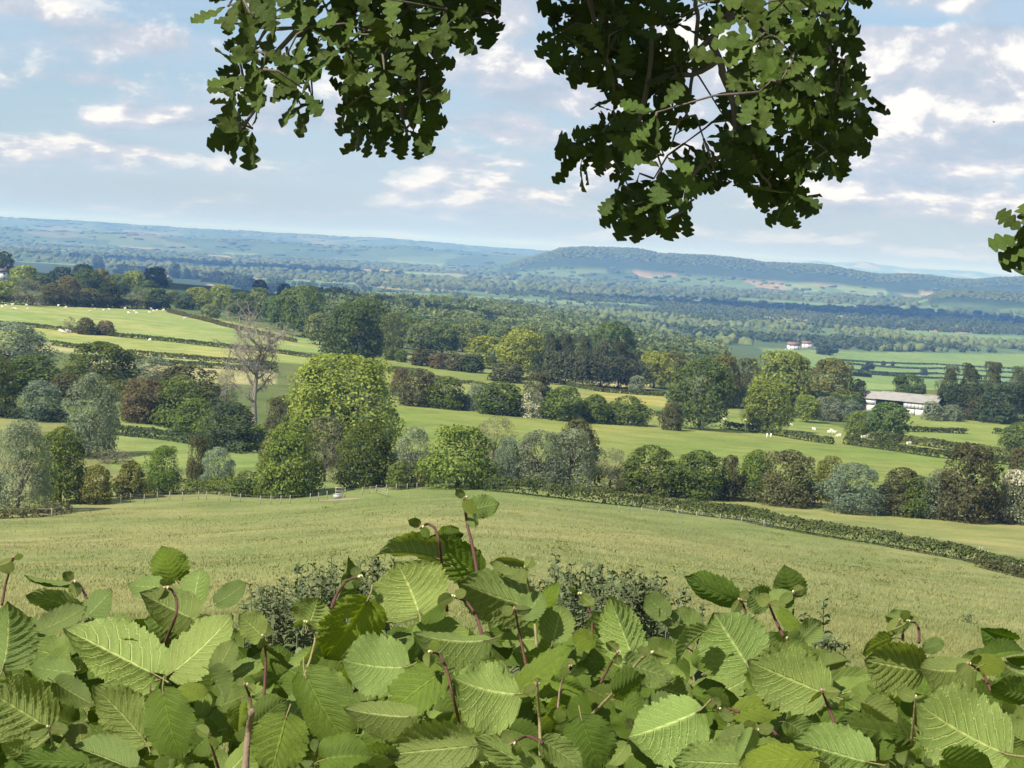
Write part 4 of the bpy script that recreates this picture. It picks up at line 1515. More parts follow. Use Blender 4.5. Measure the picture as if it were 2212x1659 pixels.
# white gate posts below the big oak
pg, rg = hit(1661, 946)
gk = pg.length / FP
GW = simple('white_paint', (.75, .73, .68), .6, .08, 4)
for i, dx in enumerate((-4, 4)):
    o = link('gate_post', MB().tube([(0, 0, -.1), (0, 0, 9 * gk), (0, 0, 10 * gk)], [.22, .2, .1], 8).mesh('gate_post', GW))
    q = hit(1661 + dx, 946)[0]
    o.location = q
    tag(o, ('left' if i == 0 else 'right') + ' one of two white gate posts below the light green tree', 'post', 'white gate posts')

# ------------------------------------------------------------------ farm shed
def panel_mat(name, col, streak=.25):
    m, t = mat_new(name)
    tc = t.n('ShaderNodeTexCoord')
    mp = t.n('ShaderNodeMapping')
    mp.inputs['Scale'].default_value = (1.5, 1.5, .2)
    t.l(tc.outputs['Object'], mp.inputs[0])
    nz = t.noise(mp.outputs[0], 2.0, 6, .65)
    n2 = t.noise(tc.outputs['Object'], .35, 5, .6)
    c = t.mix(nz.outputs[0], tuple(x * (1 - streak) for x in col), col)
    c = t.mix(t.smooth(n2.outputs[0], .45, .65), c, tuple(x * .72 for x in col))
    p = t.n('ShaderNodeBsdfPrincipled')
    t.l(c, p.inputs['Base Color'])
    p.inputs['Roughness'].default_value = .7
    o = t.n('ShaderNodeOutputMaterial')
    t.l(p.outputs[0], o.inputs[0])
    return m


def corrugated(x0, x1, p_eave, p_ridge, pitch=.45, amp=.06):
    """sheet between two heights, running along x, ribs up the slope"""
    n = int((x1 - x0) / pitch) * 2
    xs = np.linspace(x0, x1, n + 1)
    up = np.array([0, .35, .94])
    v = []
    for i, x in enumerate(xs):
        a = amp if i % 2 else 0
        v.append((x, p_eave[0], p_eave[1] + a))
        v.append((x, p_ridge[0], p_ridge[1] + a))
    i = np.arange(n) * 2
    q = np.stack([i, i + 2, i + 3, i + 1], -1)
    return np.array(v), q


def shed():
    a, r = hit(1889, 889)
    yaw = -math.radians(31)
    ex = Vector((math.cos(yaw), math.sin(yaw), 0))
    L, Dp, E, Rr = 20.5, 13.0, 3.9, 6.1
    depth = -(CM.transposed() @ a).z
    L = 117 * depth / FP / math.cos(yaw) * .985
    g1 = on_ground(a.x + ex.x * L, a.y + ex.y * L)
    z0 = min(a.z, g1.z) - .2
    root = empty('farm_shed', (a.x, a.y, z0))
    root.rotation_euler = (0, 0, yaw)
    tag(root, 'long open fronted farm shed with pale sheet roof and white panels', 'shed')
    ROOF = panel_mat('pale_sheet_roof', (.285, .27, .24))
    WHITE = panel_mat('white_sheet', (.70, .71, .72), .15)
    GREY = panel_mat('shade_grey_sheet', (.22, .25, .30))  # gable wall shade put into this blue grey; posts share it
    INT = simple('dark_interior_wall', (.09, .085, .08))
    BLOCK = simple('pale_block_wall', (.62, .60, .55))
    zb = 0.0
    Ey = E + 0.9
    # end and rear walls
    def sheetwall(name, pts, mat, th=.12):
        b = MB()
        pts = np.array(pts, float)
        n = len(pts)
        nrm = np.cross(pts[1] - pts[0], pts[-1] - pts[0])
        nrm /= np.linalg.norm(nrm)
        v = np.vstack([pts, pts - nrm * th])
        bmm = bmesh.new()
        vs = [bmm.verts.new(p) for p in v]
        bmm.faces.new(vs[:n])
        bmm.faces.new(vs[n:][::-1])
        for i in range(n):
            j = (i + 1) % n
            bmm.faces.new([vs[i], vs[n + i], vs[n + j], vs[j]])
        me = bpy.data.meshes.new(name)
        bmm.normal_update()
        bmm.to_mesh(me)
        bmm.free()
        me.materials.append(mat)
        return link(name, me, root)
    sheetwall('gable_wall', [(L, 0, 0), (L, Dp, 0), (L, Dp, Ey), (L, Dp / 2, Rr + .5), (L, 0, Ey)], GREY)
    sheetwall('gable_wall', [(0.12, Dp, 0), (0.12, 0, 0), (0.12, 0, Ey), (0.12, Dp / 2, Rr + .5), (0.12, Dp, Ey)], GREY)
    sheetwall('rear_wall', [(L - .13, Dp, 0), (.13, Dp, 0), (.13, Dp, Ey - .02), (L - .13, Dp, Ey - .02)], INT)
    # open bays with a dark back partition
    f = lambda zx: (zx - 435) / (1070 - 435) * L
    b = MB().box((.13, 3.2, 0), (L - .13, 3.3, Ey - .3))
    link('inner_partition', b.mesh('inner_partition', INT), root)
    n = 6
    x0, x1 = f(742), f(975)
    for i in range(n):
        xa = x0 + (x1 - x0) * i / n
        xb = x0 + (x1 - x0) * (i + 1) / n
        link('white_panel', MB().box((xa + .02, .05 + .02 * (i % 2), Ey * .52), (xb - .02, .11 + .02 * (i % 2), Ey - .1)).mesh('white_panel', WHITE), root)
    for xa, xb in ((x0 + .1, (x0 + x1) / 2 - .12), ((x0 + x1) / 2 + .12, x1 - .1)):
        link('block_panel', MB().box((xa, .06, .0), (xb, .2, Ey * .46)).mesh('block_panel', BLOCK), root)
    for zx in (437, 545, 640, 737, 978, 1030):
        link('post', MB().box((f(zx) - .11, -.02, -.5), (f(zx) + .11, .2, Ey - .05)).mesh('post', GREY), root)
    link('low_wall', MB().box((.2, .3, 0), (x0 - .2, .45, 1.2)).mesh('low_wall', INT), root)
    v, q = corrugated(-.3, L + .4, (-.55, Ey - .25), (Dp / 2, Rr + .75))
    me = mesh_np('roof', v, q, ROOF)
    link('roof', me, root)
    v, q = corrugated(-.3, L + .4, (Dp + .5, Ey - .25), (Dp / 2, Rr + .75))
    link('roof', mesh_np('roof', v, q[:, ::-1], ROOF), root)
    link('ridge_cap', MB().tube([(-.3, Dp / 2, Rr + .8), (L + .4, Dp / 2, Rr + .8)], .16, 6).mesh('ridge_cap', ROOF), root)
    # lower lean-to at the left
    l = empty('lean_to_shed', (a.x, a.y, z0))
    l.rotation_euler = (0, 0, yaw)
    tag(l, 'older low shed with white wall joined to the left of the long shed', 'shed')
    LL = 9.0
    link('wall', MB().box((-LL, 1.6, -.5), (-.35, 1.8, 2.2)).mesh('wall', BLOCK), l)
    link('white_panel', MB().box((-LL, 1.58, 2.25), (-.35, 1.75, Ey - .5)).mesh('white_panel', WHITE), l)
    link('end_wall', MB().box((-LL - .02, 1.83, -.5), (-LL + .15, Dp, Ey - .5)).mesh('end_wall', BLOCK), l)
    v, q = corrugated(-LL - .3, -.32, (1.0, Ey - .45), (Dp / 2, Rr + .55))
    link('roof', mesh_np('roof', v, q, ROOF), l)
    v, q = corrugated(-LL - .3, -.32, (Dp, Ey - .45), (Dp / 2, Rr + .55))
    link('roof', mesh_np('roof', v, q[:, ::-1], ROOF), l)


shed()

# ------------------------------------------------------------------ small far houses
RENDERW = simple('white_render', (.58, .57, .54), .8, .06, 2)
SLATE = simple('slate_roof', (.12, .11, .115), .8, .2, 2)
TILE = simple('red_tile_roof', (.19, .115, .09), .8, .2, 2)
GLASS = simple('dark_window', (.03, .035, .04), .25, .1, 2, .6)


def house(px, py, wpx, label, roof, yaw=0.1, storeys=2, extra=1.0):
    p, r = hit(px, py)
    k = -(CM.transposed() @ p).z / FP
    Wd = wpx * k
    H = 2.7 * storeys * extra
    D = min(Wd * .6, 9)
    root = empty('farmhouse', p)
    root.rotation_euler = (0, 0, yaw)
    tag(root, label, 'house')
    link('wall', MB().box((-Wd / 2, 0, -1), (Wd / 2, D, H)).mesh('wall', RENDERW), root)
    b = MB()
    rh = D * .42
    v = [(-Wd / 2 - .3, -.4, H - .1), (Wd / 2 + .3, -.4, H - .1), (Wd / 2 + .3, D / 2, H + rh), (-Wd / 2 - .3, D / 2, H + rh), (-Wd / 2 - .3, D + .4, H - .1), (Wd / 2 + .3, D + .4, H - .1)]
    b.add(v, [(0, 1, 2, 3), (3, 2, 5, 4), (0, 4, 5, 1)], [(0, 3, 4), (1, 5, 2)])
    rf = link('roof', b.mesh('roof', roof), root)
    link('chimney', MB().box((Wd * .3, D / 2 - .4, H + rh - .6), (Wd * .3 + .9, D / 2 + .4, H + rh + 1.2)).mesh('chimney', TILE), rf)
    n = max(2, int(Wd / 4))
    for i in range(n):
        for s in range(storeys):
            x = -Wd / 2 + Wd * (i + .5) / n
            link('window', MB().box((x - .55, -.04, .9 + 2.7 * s), (x + .55, .05, 2.1 + 2.7 * s)).mesh('window', GLASS), root)


house(1716, 756, 26, 'white farmhouse left of two at the edge of the green plain', TILE, .15)
house(1742, 752, 20, 'smaller white farmhouse with red roof right of two on the plain', TILE, -.2)
house(2, 606, 26, 'white house cut by the left edge below the dark ridge tree', SLATE, .3)
house(708, 672, 16, 'white barn wall glimpsed between the tall light oak and the rounded oaks', SLATE, .5)
house(1053, 634, 7, 'tiny white building in the middle of the far plain', SLATE)
house(1355, 694, 10, 'small pink roofed house in the dark woods', TILE, .3)
house(1764, 646, 16, 'pale long farm building far out on the right plain', SLATE, 0, 1, 1.5)
house(1876, 718, 8, 'tiny white cottage beside the trees on the right plain', SLATE, 0)
house(1518, 707, 6, 'tiny white cottage by the woods left of the farmhouses', SLATE, .4)

# ------------------------------------------------------------------ clouds overhead that shade parts of the valley
CLOUD = simple('cloud_white', (.85, .85, .86), 1, .05, .01, 0)


def cloud(cx, cy, rx, ry, label, n=46, zc=1250):
    """cloud standing so that its shade falls round ground point (cx, cy)"""
    g = float(height(np.array([float(cx)]), np.array([float(cy)]))[0])
    k = (zc - g) / SUN.z
    X, Yc = cx + SUN.x * k, cy + SUN.y * k
    v, f = ico()
    rng = np.random.default_rng(int(abs(cx) + cy))
    Vs, Fs = [], []
    for i in range(n):
        a = rng.uniform(0, 6.28)
        q = math.sqrt(rng.uniform(0, 1))
        s = rng.uniform(.22, .42) * min(rx, ry) * (1.15 - .5 * q)
        c = np.array([math.cos(a) * q * rx * .85, math.sin(a) * q * ry * .85, rng.uniform(0, .25) * min(rx, ry)])
        vv = v * (1 + rng.uniform(-.12, .12, (len(v), 1))) * s
        vv[:, 2] *= .6
        Vs.append(vv + c)
        Fs.append(f + i * len(v))
    o = link('cloud', mesh_np('cloud', np.vstack(Vs), np.vstack(Fs), CLOUD, True))
    o.location = (X, Yc, zc)
    tag(o, label, 'cloud', 'fair weather clouds overhead')


cloud(-270, 1410, 260, 165, 'cumulus cloud high overhead shading the left ridge')
cloud(880, 4700, 1000, 520, 'broad cumulus cloud high overhead shading the right of the plain', 60)
cloud(-950, 6200, 700, 520, 'cumulus cloud high overhead shading the left of the plain', 50)

# ------------------------------------------------------------------ haze
hz = simple  # (haze box built at the end, when the scene's extent is known)

# ------------------------------------------------------------------ grass of the near field
def grass():
    rng = np.random.default_rng(77)

    def wedge(n, r0, r1, p=1.0):
        u = rng.uniform(0, 1, n)
        r = r0 + (r1 - r0) * u ** p
        a = rng.uniform(-.30, .30, n)
        return r * np.sin(a), r * np.cos(a), r
    Vs, Fs, T_ = [], [], []
    off = 0
    for n, r0, r1, hgt, wid, p in [(70000, 9, 34, .17, .006, .8), (100000, 30, 90, .17, .013, .9), (70000, 85, 262, .19, .032, 1.0)]:
        x, y, r = wedge(n, r0, r1, p)
        P = np.stack([x, y, height(x, y)], -1)
        px, py, dep = project(P)
        lim = np.interp(px, [0, 400, 730, 1000, 1050, 1250, 1500, 1800, 2000, 2212], [1118, 1088, 1076, 1056, 1064, 1086, 1117, 1168, 1202, 1246])
        k = (py > lim + 1)
        P = P[k]
        m = len(P)
        clump = fbm(P[:, 0] / 2.2, P[:, 1] / 2.2, 41, 3)
        h = hgt * rng.uniform(.4, 1.1, m) * (.5 + clump)
        lean = rng.normal(0, .45, (m, 2)) * h[:, None] + np.array([.10, .02]) * h[:, None]
        a = rng.uniform(0, 3.14, m)
        wv = np.stack([np.cos(a), np.sin(a), np.zeros(m)], -1) * (wid * rng.uniform(.6, 1.4, m))[:, None]
        b0 = P - wv - [0, 0, .03]
        b1 = P + wv - [0, 0, .03]
        tp = P + np.stack([lean[:, 0], lean[:, 1], h], -1)
        Vs.append(np.stack([b0, b1, tp], 1).reshape(-1, 3))
        Fs.append(np.arange(3 * m).reshape(m, 3) + off)
        off += 3 * m
        tone = np.clip(.5 + (clump - .5) * 1.2 + (fbm(P[:, 0] / 16, P[:, 1] / 16, 52, 3) - .5) * 1.5 + rng.normal(0, .22, m), 0, 1)
        T_.append(np.repeat(tone, 3))
    GM = foliage('meadow_grass', (.150, .168, .054), (.235, .235, .100), transl=.25)
    o = link('meadow_grass', mesh_np('meadow_grass', np.vstack(Vs), np.vstack(Fs), GM, False, {'shade': ('FLOAT', np.concatenate(T_))}))
    tag(o, 'pale dry tipped meadow grass covering the near field', 'grass', kind='stuff')
    # darker rush tufts and weeds on the right of the field
    P, N = [], []
    for i in range(260):
        if i < 130:
            px, py = random.gauss(1920, 190), random.gauss(1215, 32)
        else:
            px, py = random.uniform(0, 2200), random.triangular(1085, 1330, 1110)
        lim = np.interp(px, [0, 400, 730, 1000, 1050, 1250, 1500, 1800, 2000, 2212], [1118, 1088, 1076, 1056, 1064, 1086, 1117, 1168, 1202, 1246])
        if py < lim + 5:
            continue
        c, r = hit(px, py)
        n = rng.integers(14, 50)
        w_ = rng.uniform(.25, .8)
        q = rng.normal(0, w_, (n, 2)) * np.array([1.3, .6])
        x, y = c.x + q[:, 0], c.y + q[:, 1]
        P.append(np.stack([x, y, height(x, y) + rng.uniform(.05, .32, n)], -1))
    P = np.vstack(P)
    V, F = cards(P, np.tile([0, -.3, 1.0], (len(P), 1)), .10, rng, .5, .7)
    o = link('rush_tufts', mesh_np('rush_tufts', V, F, foliage('rush_leaf', (.085, .105, .032), (.16, .17, .06)), False, shade_attr(rng.uniform(0, 1, len(P)))))
    tag(o, 'dark tufts of rushes and weeds in the near field', 'weeds', kind='stuff')


grass()

# ------------------------------------------------------------------ nettles behind the hazel hedge
def nettle_meshes():
    out = []
    for s in range(4):
        rng = np.random.default_rng(60 + s)
        st = MB().tube([(0, 0, -.05), (.01, 0, .5), (.03, 0, 1.0)], [.006, .005, .0025], 5).mesh('nettle_stem', simple('nettle_stem_skin', (.10, .115, .05)) if s == 0 else bpy.data.materials['nettle_stem_skin'])
        Vs, Fs, T_ = [], [], []
        n = 0
        for lv in range(20):
            lv = lv * 12 / 19
            z = .22 + .78 * lv / 12
            L = .155 * (1 - .66 * lv / 12) * (1.0 if lv > 1 else .7)
            a0 = rng.integers(0, 2) * 1.57 + rng.uniform(-.25, .25)
            for q in range(4 if lv > 9 else 2):
                a = a0 + q * (3.1416 if lv <= 9 else 1.57)
                droop = rng.uniform(-.8, .2) + (.5 if lv > 10 else 0)
                d = np.array([math.cos(a), math.sin(a), droop])
                d /= np.linalg.norm(d)
                sd = np.array([-math.sin(a), math.cos(a), rng.uniform(-.4, .4)]) * L * .25
                c0 = np.array([.03 * z ** 2, 0, z])
                pts = [c0, c0 + d * L * .35 + sd, c0 + d * L * .7 + sd * .7, c0 + d * L + np.array([0, 0, -.02]), c0 + d * L * .7 - sd * .7, c0 + d * L * .35 - sd]
                Vs += pts
                Fs.append([n, n + 1, n + 4, n + 5])
                Fs.append([n + 1, n + 2, n + 3, n + 4])
                n += 6
                T_ += [rng.uniform(0, 1)] * 6
        lf = mesh_np('nettle_leaf', np.array(Vs), np.array(Fs), NETTLE, False, {'shade': ('FLOAT', T_)})
        out.append((st, lf))
    return out


NETTLE = foliage('nettle_leaf', (.052, .068, .030), (.105, .125, .062), transl=.15)
NM = nettle_meshes()


def nettle(px, py_top, depth, label, group, sc=1.0):
    p = at(px, py_top, depth)
    g = on_ground(p.x, p.y)
    h = max(.3, (p.z - g.z) * random.choice([1, 1, 1, 1.05, .9]))
    o = empty('nettle_plant', g)
    st, lf = NM[random.randrange(4)]
    o.scale = (sc * random.uniform(.9, 1.3), sc * random.uniform(.9, 1.3), h)
    o.rotation_euler = (random.uniform(-.06, .06), random.uniform(-.06, .06), random.uniform(0, 6.28))
    tag(o, label, 'nettle', group)
    link('stem', st, o)
    link('leaves', lf, o)


for i in range(120):
    x = random.uniform(535, 850)
    top = np.interp(x, [530, 560, 640, 700, 780, 850], [1290, 1255, 1228, 1210, 1212, 1212]) + abs(random.gauss(0, 34)) + random.uniform(-6, 40)
    nettle(x, top, random.uniform(13, 17), 'grey green nettle in the patch left behind the hedge', 'nettles behind the hedge on the left')
for i in range(140):
    x = random.uniform(1125, 1440)
    top = np.interp(x, [1125, 1180, 1300, 1400, 1440], [1248, 1222, 1218, 1235, 1262]) + abs(random.gauss(0, 32)) + random.uniform(-8, 45)
    nettle(x, top, random.uniform(13, 17), 'dark nettle in the patch right of the hazel shoots', 'nettles behind the hedge in the centre')
for x, tp, dp in [(1800, 1300, 13), (1790, 1345, 12), (1812, 1350, 12.5), (1775, 1375, 12), (1825, 1385, 12), (1745, 1330, 14), (1760, 1350, 13), (1815, 1415, 11), (1800, 1400, 11.5), (1490, 1290, 15), (1520, 1300, 15), (1470, 1280, 15)]:
    nettle(x, tp, dp, 'single nettle stalk rising over the hedge right of centre', 'nettle stalks over the hedge on the right')
pT, _ = hit(2090, 1345)
V, F = cards(pT[:] + np.random.default_rng(3).normal(0, .16, (260, 3)) * [1.1, .8, .8] + [0, 0, .22], np.tile([0, -.4, .8], (260, 1)), .045, np.random.default_rng(4), .6, .8)
o = link('thistle_clump', mesh_np('thistle_clump', V - np.array(pT), F, NETTLE, False, shade_attr(np.random.default_rng(5).uniform(0, 1, 260))))
o.location = pT
tag(o, 'dark green thistle clump alone on the pale grass at the right', 'thistle')

# ------------------------------------------------------------------ hazel hedge in front
def leaf_shader(name, top, back, vein, nveins, slope, transl, gloss=.35, veinback=.75):
    """top and underside colours, side veins from the leaf's own coordinates"""
    m, t = mat_new(name)
    at_ = t.n('ShaderNodeAttribute', attribute_name='luv')
    sp = t.n('ShaderNodeSeparateXYZ')
    t.l(at_.outputs['Vector'], sp.inputs[0])
    u, v = sp.outputs[0], sp.outputs[1]
    av = t.m('ABSOLUTE', v)
    s = t.m('MULTIPLY', t.m('SUBTRACT', u, t.m('MULTIPLY', t.m('POWER', av, 1.15), slope)), nveins)
    fr = t.m('ABSOLUTE', t.m('SUBTRACT', t.m('FRACT', s), .5))
    side = t.smooth(fr, .405, .485)
    mid = t.m('SUBTRACT', 1.0, t.smooth(av, .015, .05))
    vn = t.m('MAXIMUM', side, mid)
    # ladder veins
    lad = t.m('ABSOLUTE', t.m('SUBTRACT', t.m('FRACT', t.m('MULTIPLY', t.m('ADD', av, t.m('MULTIPLY', u, .35)), 17.0)), .5))
    lad = t.m('MULTIPLY', t.smooth(lad, .36, .5), .35)
    geo_ = t.n('ShaderNodeNewGeometry')
    oi = t.n('ShaderNodeObjectInfo')
    tc = t.n('ShaderNodeTexCoord')
    nz = t.noise(tc.outputs['Object'], 4.0, 5, .6)
    nf = t.noise(at_.outputs['Vector'], 42.0, 3, .7)
    ct = t.mix(nz.outputs[0], tuple(c * .72 for c in top), tuple(c * 1.25 for c in top))
    cb = t.mix(nz.outputs[0], tuple(c * .85 for c in back), tuple(c * 1.12 for c in back))
    ct = t.mix(t.m('MULTIPLY', vn, .45), ct, tuple(min(1, c * 1.7) for c in top))
    cb = t.mix(t.m('MULTIPLY', vn, veinback), cb, vein)
    cb = t.mix(t.m('MULTIPLY', lad, .6), cb, vein)
    c = t.mix(geo_.outputs['Backfacing'], ct, cb)
    c = t.mix(1.0, c, oi.outputs['Color'], 'MULTIPLY')
    h = t.n('ShaderNodeHueSaturation')
    t.l(c, h.inputs['Color'])
    t.put(h.inputs['Value'], t.m('ADD', .88, t.m('MULTIPLY', oi.outputs['Random'], .24)))
    t.put(h.inputs['Hue'], t.m('ADD', .490, t.m('MULTIPLY', t.m('FRACT', t.m('MULTIPLY', oi.outputs['Random'], 5.7)), .02)))
    p = t.n('ShaderNodeBsdfPrincipled')
    t.l(h.outputs[0], p.inputs['Base Color'])
    p.inputs['Roughness'].default_value = .55
    p.inputs['Specular IOR Level'].default_value = gloss
    bp = t.n('ShaderNodeBump')
    bp.inputs['Strength'].default_value = .8
    bp.inputs['Distance'].default_value = .0016
    hh = t.m('ADD', t.m('MULTIPLY', vn, .8), t.m('ADD', t.m('MULTIPLY', lad, .9), t.m('MULTIPLY', nf.outputs[0], .45)))
    t.l(hh, bp.inputs['Height'])
    t.l(bp.outputs[0], p.inputs['Normal'])
    tr = t.n('ShaderNodeBsdfTranslucent')
    tcol = t.mix(1.0, h.outputs[0], (1.1, 1.15, .35), 'MULTIPLY')
    t.l(tcol, tr.inputs[0])
    mx = t.n('ShaderNodeMixShader')
    mx.inputs[0].default_value = transl
    t.l(p.outputs[0], mx.inputs[1])
    t.l(tr.outputs[0], mx.inputs[2])
    o = t.n('ShaderNodeOutputMaterial')
    t.l(mx.outputs[0], o.inputs[0])
    return m


HAZEL = leaf_shader('hazel_leaf', (.108, .168, .017), (.186, .255, .056), (.44, .50, .16), 8.0, .34, .30)
OAKL = leaf_shader('oak_leaf', (.050, .084, .013), (.052, .078, .018), (.14, .17, .06), 6.0, .30, .12, .22, .5)


def hazel_leaf_geo(seed, nx=96, ny=9, hole=False):
    rng = np.random.default_rng(seed)
    t_ = np.linspace(0, 1, nx)
    env = np.interp(t_, [0, .03, .10, .2, .35, .5, .62, .74, .84, .92, .97, 1], [.05, .24, .375, .455, .50, .49, .455, .375, .265, .13, .050, .0])
    saw = lambda x: (x - np.floor(x))
    sides = []
    for s in (-1, 1):
        ph = rng.uniform(0, 1)
        teeth = 1 + .13 * (saw(t_ * 9 + ph) - .5) * np.clip(t_ * 6, 0, 1) + .075 * (saw(t_ * 27 + ph) - .5)
        sides.append(env * teeth)
    vv = np.linspace(-1, 1, 2 * ny + 1)
    tt, v = np.meshgrid(t_, vv, indexing='ij')
    wl, wr = sides
    wdt = np.where(v < 0, wl[:, None], wr[:, None])
    y = v * wdt
    av = np.abs(v)
    x = tt - .10 * av ** 2 * np.clip(1 - tt * 3.2, 0, 1) + .035 * av * np.sin(tt * math.pi)
    sv = (tt - .34 * av ** 1.15) * 8
    A = .019 * rng.uniform(.7, 1.5)
    z = -A * np.cos(2 * np.pi * (sv)) * np.clip(av * 3, 0, 1) * (1 - .5 * av)
    z += -.035 * np.clip(1 - av * 5, 0, 1) * .4
    cup = rng.uniform(-.35, .25)
    z += cup * y ** 2 * 1.6
    if seed % 3 == 1:
        z += rng.uniform(.35, .75) * np.abs(y)          # folded along the midrib
    if seed % 4 == 2:
        z -= rng.uniform(.5, 1.0) * np.clip(y - .18, 0, 1) ** 1.4 * 2   # one edge rolled
    bend = rng.uniform(-.6, .15)
    z += bend * np.clip(x - .1, 0, 1) ** 2 * .9
    tw = rng.uniform(-.25, .25)
    z += tw * y * x
    z += .018 * np.sin(x * 9 + rng.uniform(0, 6)) * y * 2 + .03 * np.sin(tt * 14 + v * 2 + seed) * av ** 3
    V = np.stack([x, y, z], -1).reshape(-1, 3)
    nyy = 2 * ny + 1
    i = np.arange(nx - 1)[:, None] * nyy
    j = np.arange(nyy - 1)[None, :]
    F = np.stack([i + j, i + nyy + j, i + nyy + j + 1, i + j + 1], -1).reshape(-1, 4)
    luv = np.stack([tt, v, np.zeros_like(tt)], -1).reshape(-1, 3)
    if hole:
        m_ = (tt[:-1, :-1] - .34) ** 2 / .055 ** 2 + (v[:-1, :-1] + .30 + .06 * np.sin(tt[:-1, :-1] * 60)) ** 2 / .13 ** 2
        F = F[m_.ravel() > 1]
    # stalk
    b = MB().tube([(.03, 0, -.004), (-.06, 0, -.02), (-.15, .01, -.06), (-.25, .015, -.14)], [.011, .012, .013, .016], 6)
    sv_ = np.vstack(b.v)
    F = [F, np.vstack(b.q) + len(V)]
    luv = np.vstack([luv, np.tile([.5, 0, 0], (len(sv_), 1))])
    V = np.vstack([V, sv_])
    return V, F, luv


STALK = simple('leaf_stalk', (.20, .17, .07), .7, .3, 40)
HV = [hazel_leaf_geo(100 + i, hole=(i == 12)) for i in range(14)]
HMESH = [mesh_np('hazel_leaf', V, F, [HAZEL, STALK], True, {'luv': ('FLOAT_VECTOR', luv)}, np.concatenate([np.zeros(len(F[0])), np.ones(len(F[1]))])) for V, F, luv in HV]
HLOW = [hazel_leaf_geo(140 + i, 17, 3) for i in range(6)]

hedge_root = empty('hazel_hedge', (0, 1.75, -1.75))
tag(hedge_root, 'fresh hazel hedge of broad toothed leaves across the foreground', 'hedge')
HR = Vector((0, 1.75, -1.75))


def hz_depth(y):
    return float(np.interp(y, [1080, 1250, 1400, 1550, 1700], [2.05, 1.98, 1.84, 1.68, 1.52]))


RIGHT = CM @ Vector((1, 0, 0))
UPV = CM @ Vector((0, 1, 0))
BACK = CM @ Vector((0, 0, 1))          # towards the camera


def leaf_matrix(bx, by, tx, ty, wpx, kind, depth, rnd):
    """place a leaf whose stalk end is at (bx,by) and tip at (tx,ty)"""
    B = at(bx, by, depth)
    k = depth / FP
    dpx = math.hypot(tx - bx, ty - by)
    tiltd = {'U': -.15, 'T': .2, 'D': .1, 'Y': -.1}[kind] + rnd.uniform(-.25, .25)
    ax = (RIGHT * (tx - bx) - UPV * (ty - by)) / dpx
    X = (ax + BACK * tiltd).normalized()
    L = dpx * k * math.sqrt(1 + tiltd * tiltd)
    # side that faces the camera
    if kind == 'D':
        nrm = BACK * .62 - UPV * .62 + RIGHT * .30
    elif kind == 'Y':
        nrm = BACK * .75 - UPV * .35 + RIGHT * .35
    else:
        nrm = BACK * 1.0 + UPV * rnd.uniform(-.15, .95) + RIGHT * rnd.uniform(-.65, .30)
    nrm = (nrm - X * nrm.dot(X)).normalized()
    facing = max(.35, abs(nrm.dot(BACK)))
    if kind == 'U':
        Zax = -nrm
    elif kind == 'D':
        Zax = nrm if rnd.random() < .35 else -nrm
    else:
        Zax = nrm
    Yax = Zax.cross(X)
    W = wpx * k / facing ** .6
    M = Matrix((X * L, Yax * W, Zax * (L * .5 + W * .5))).transposed().to_4x4()
    M.translation = B
    return M


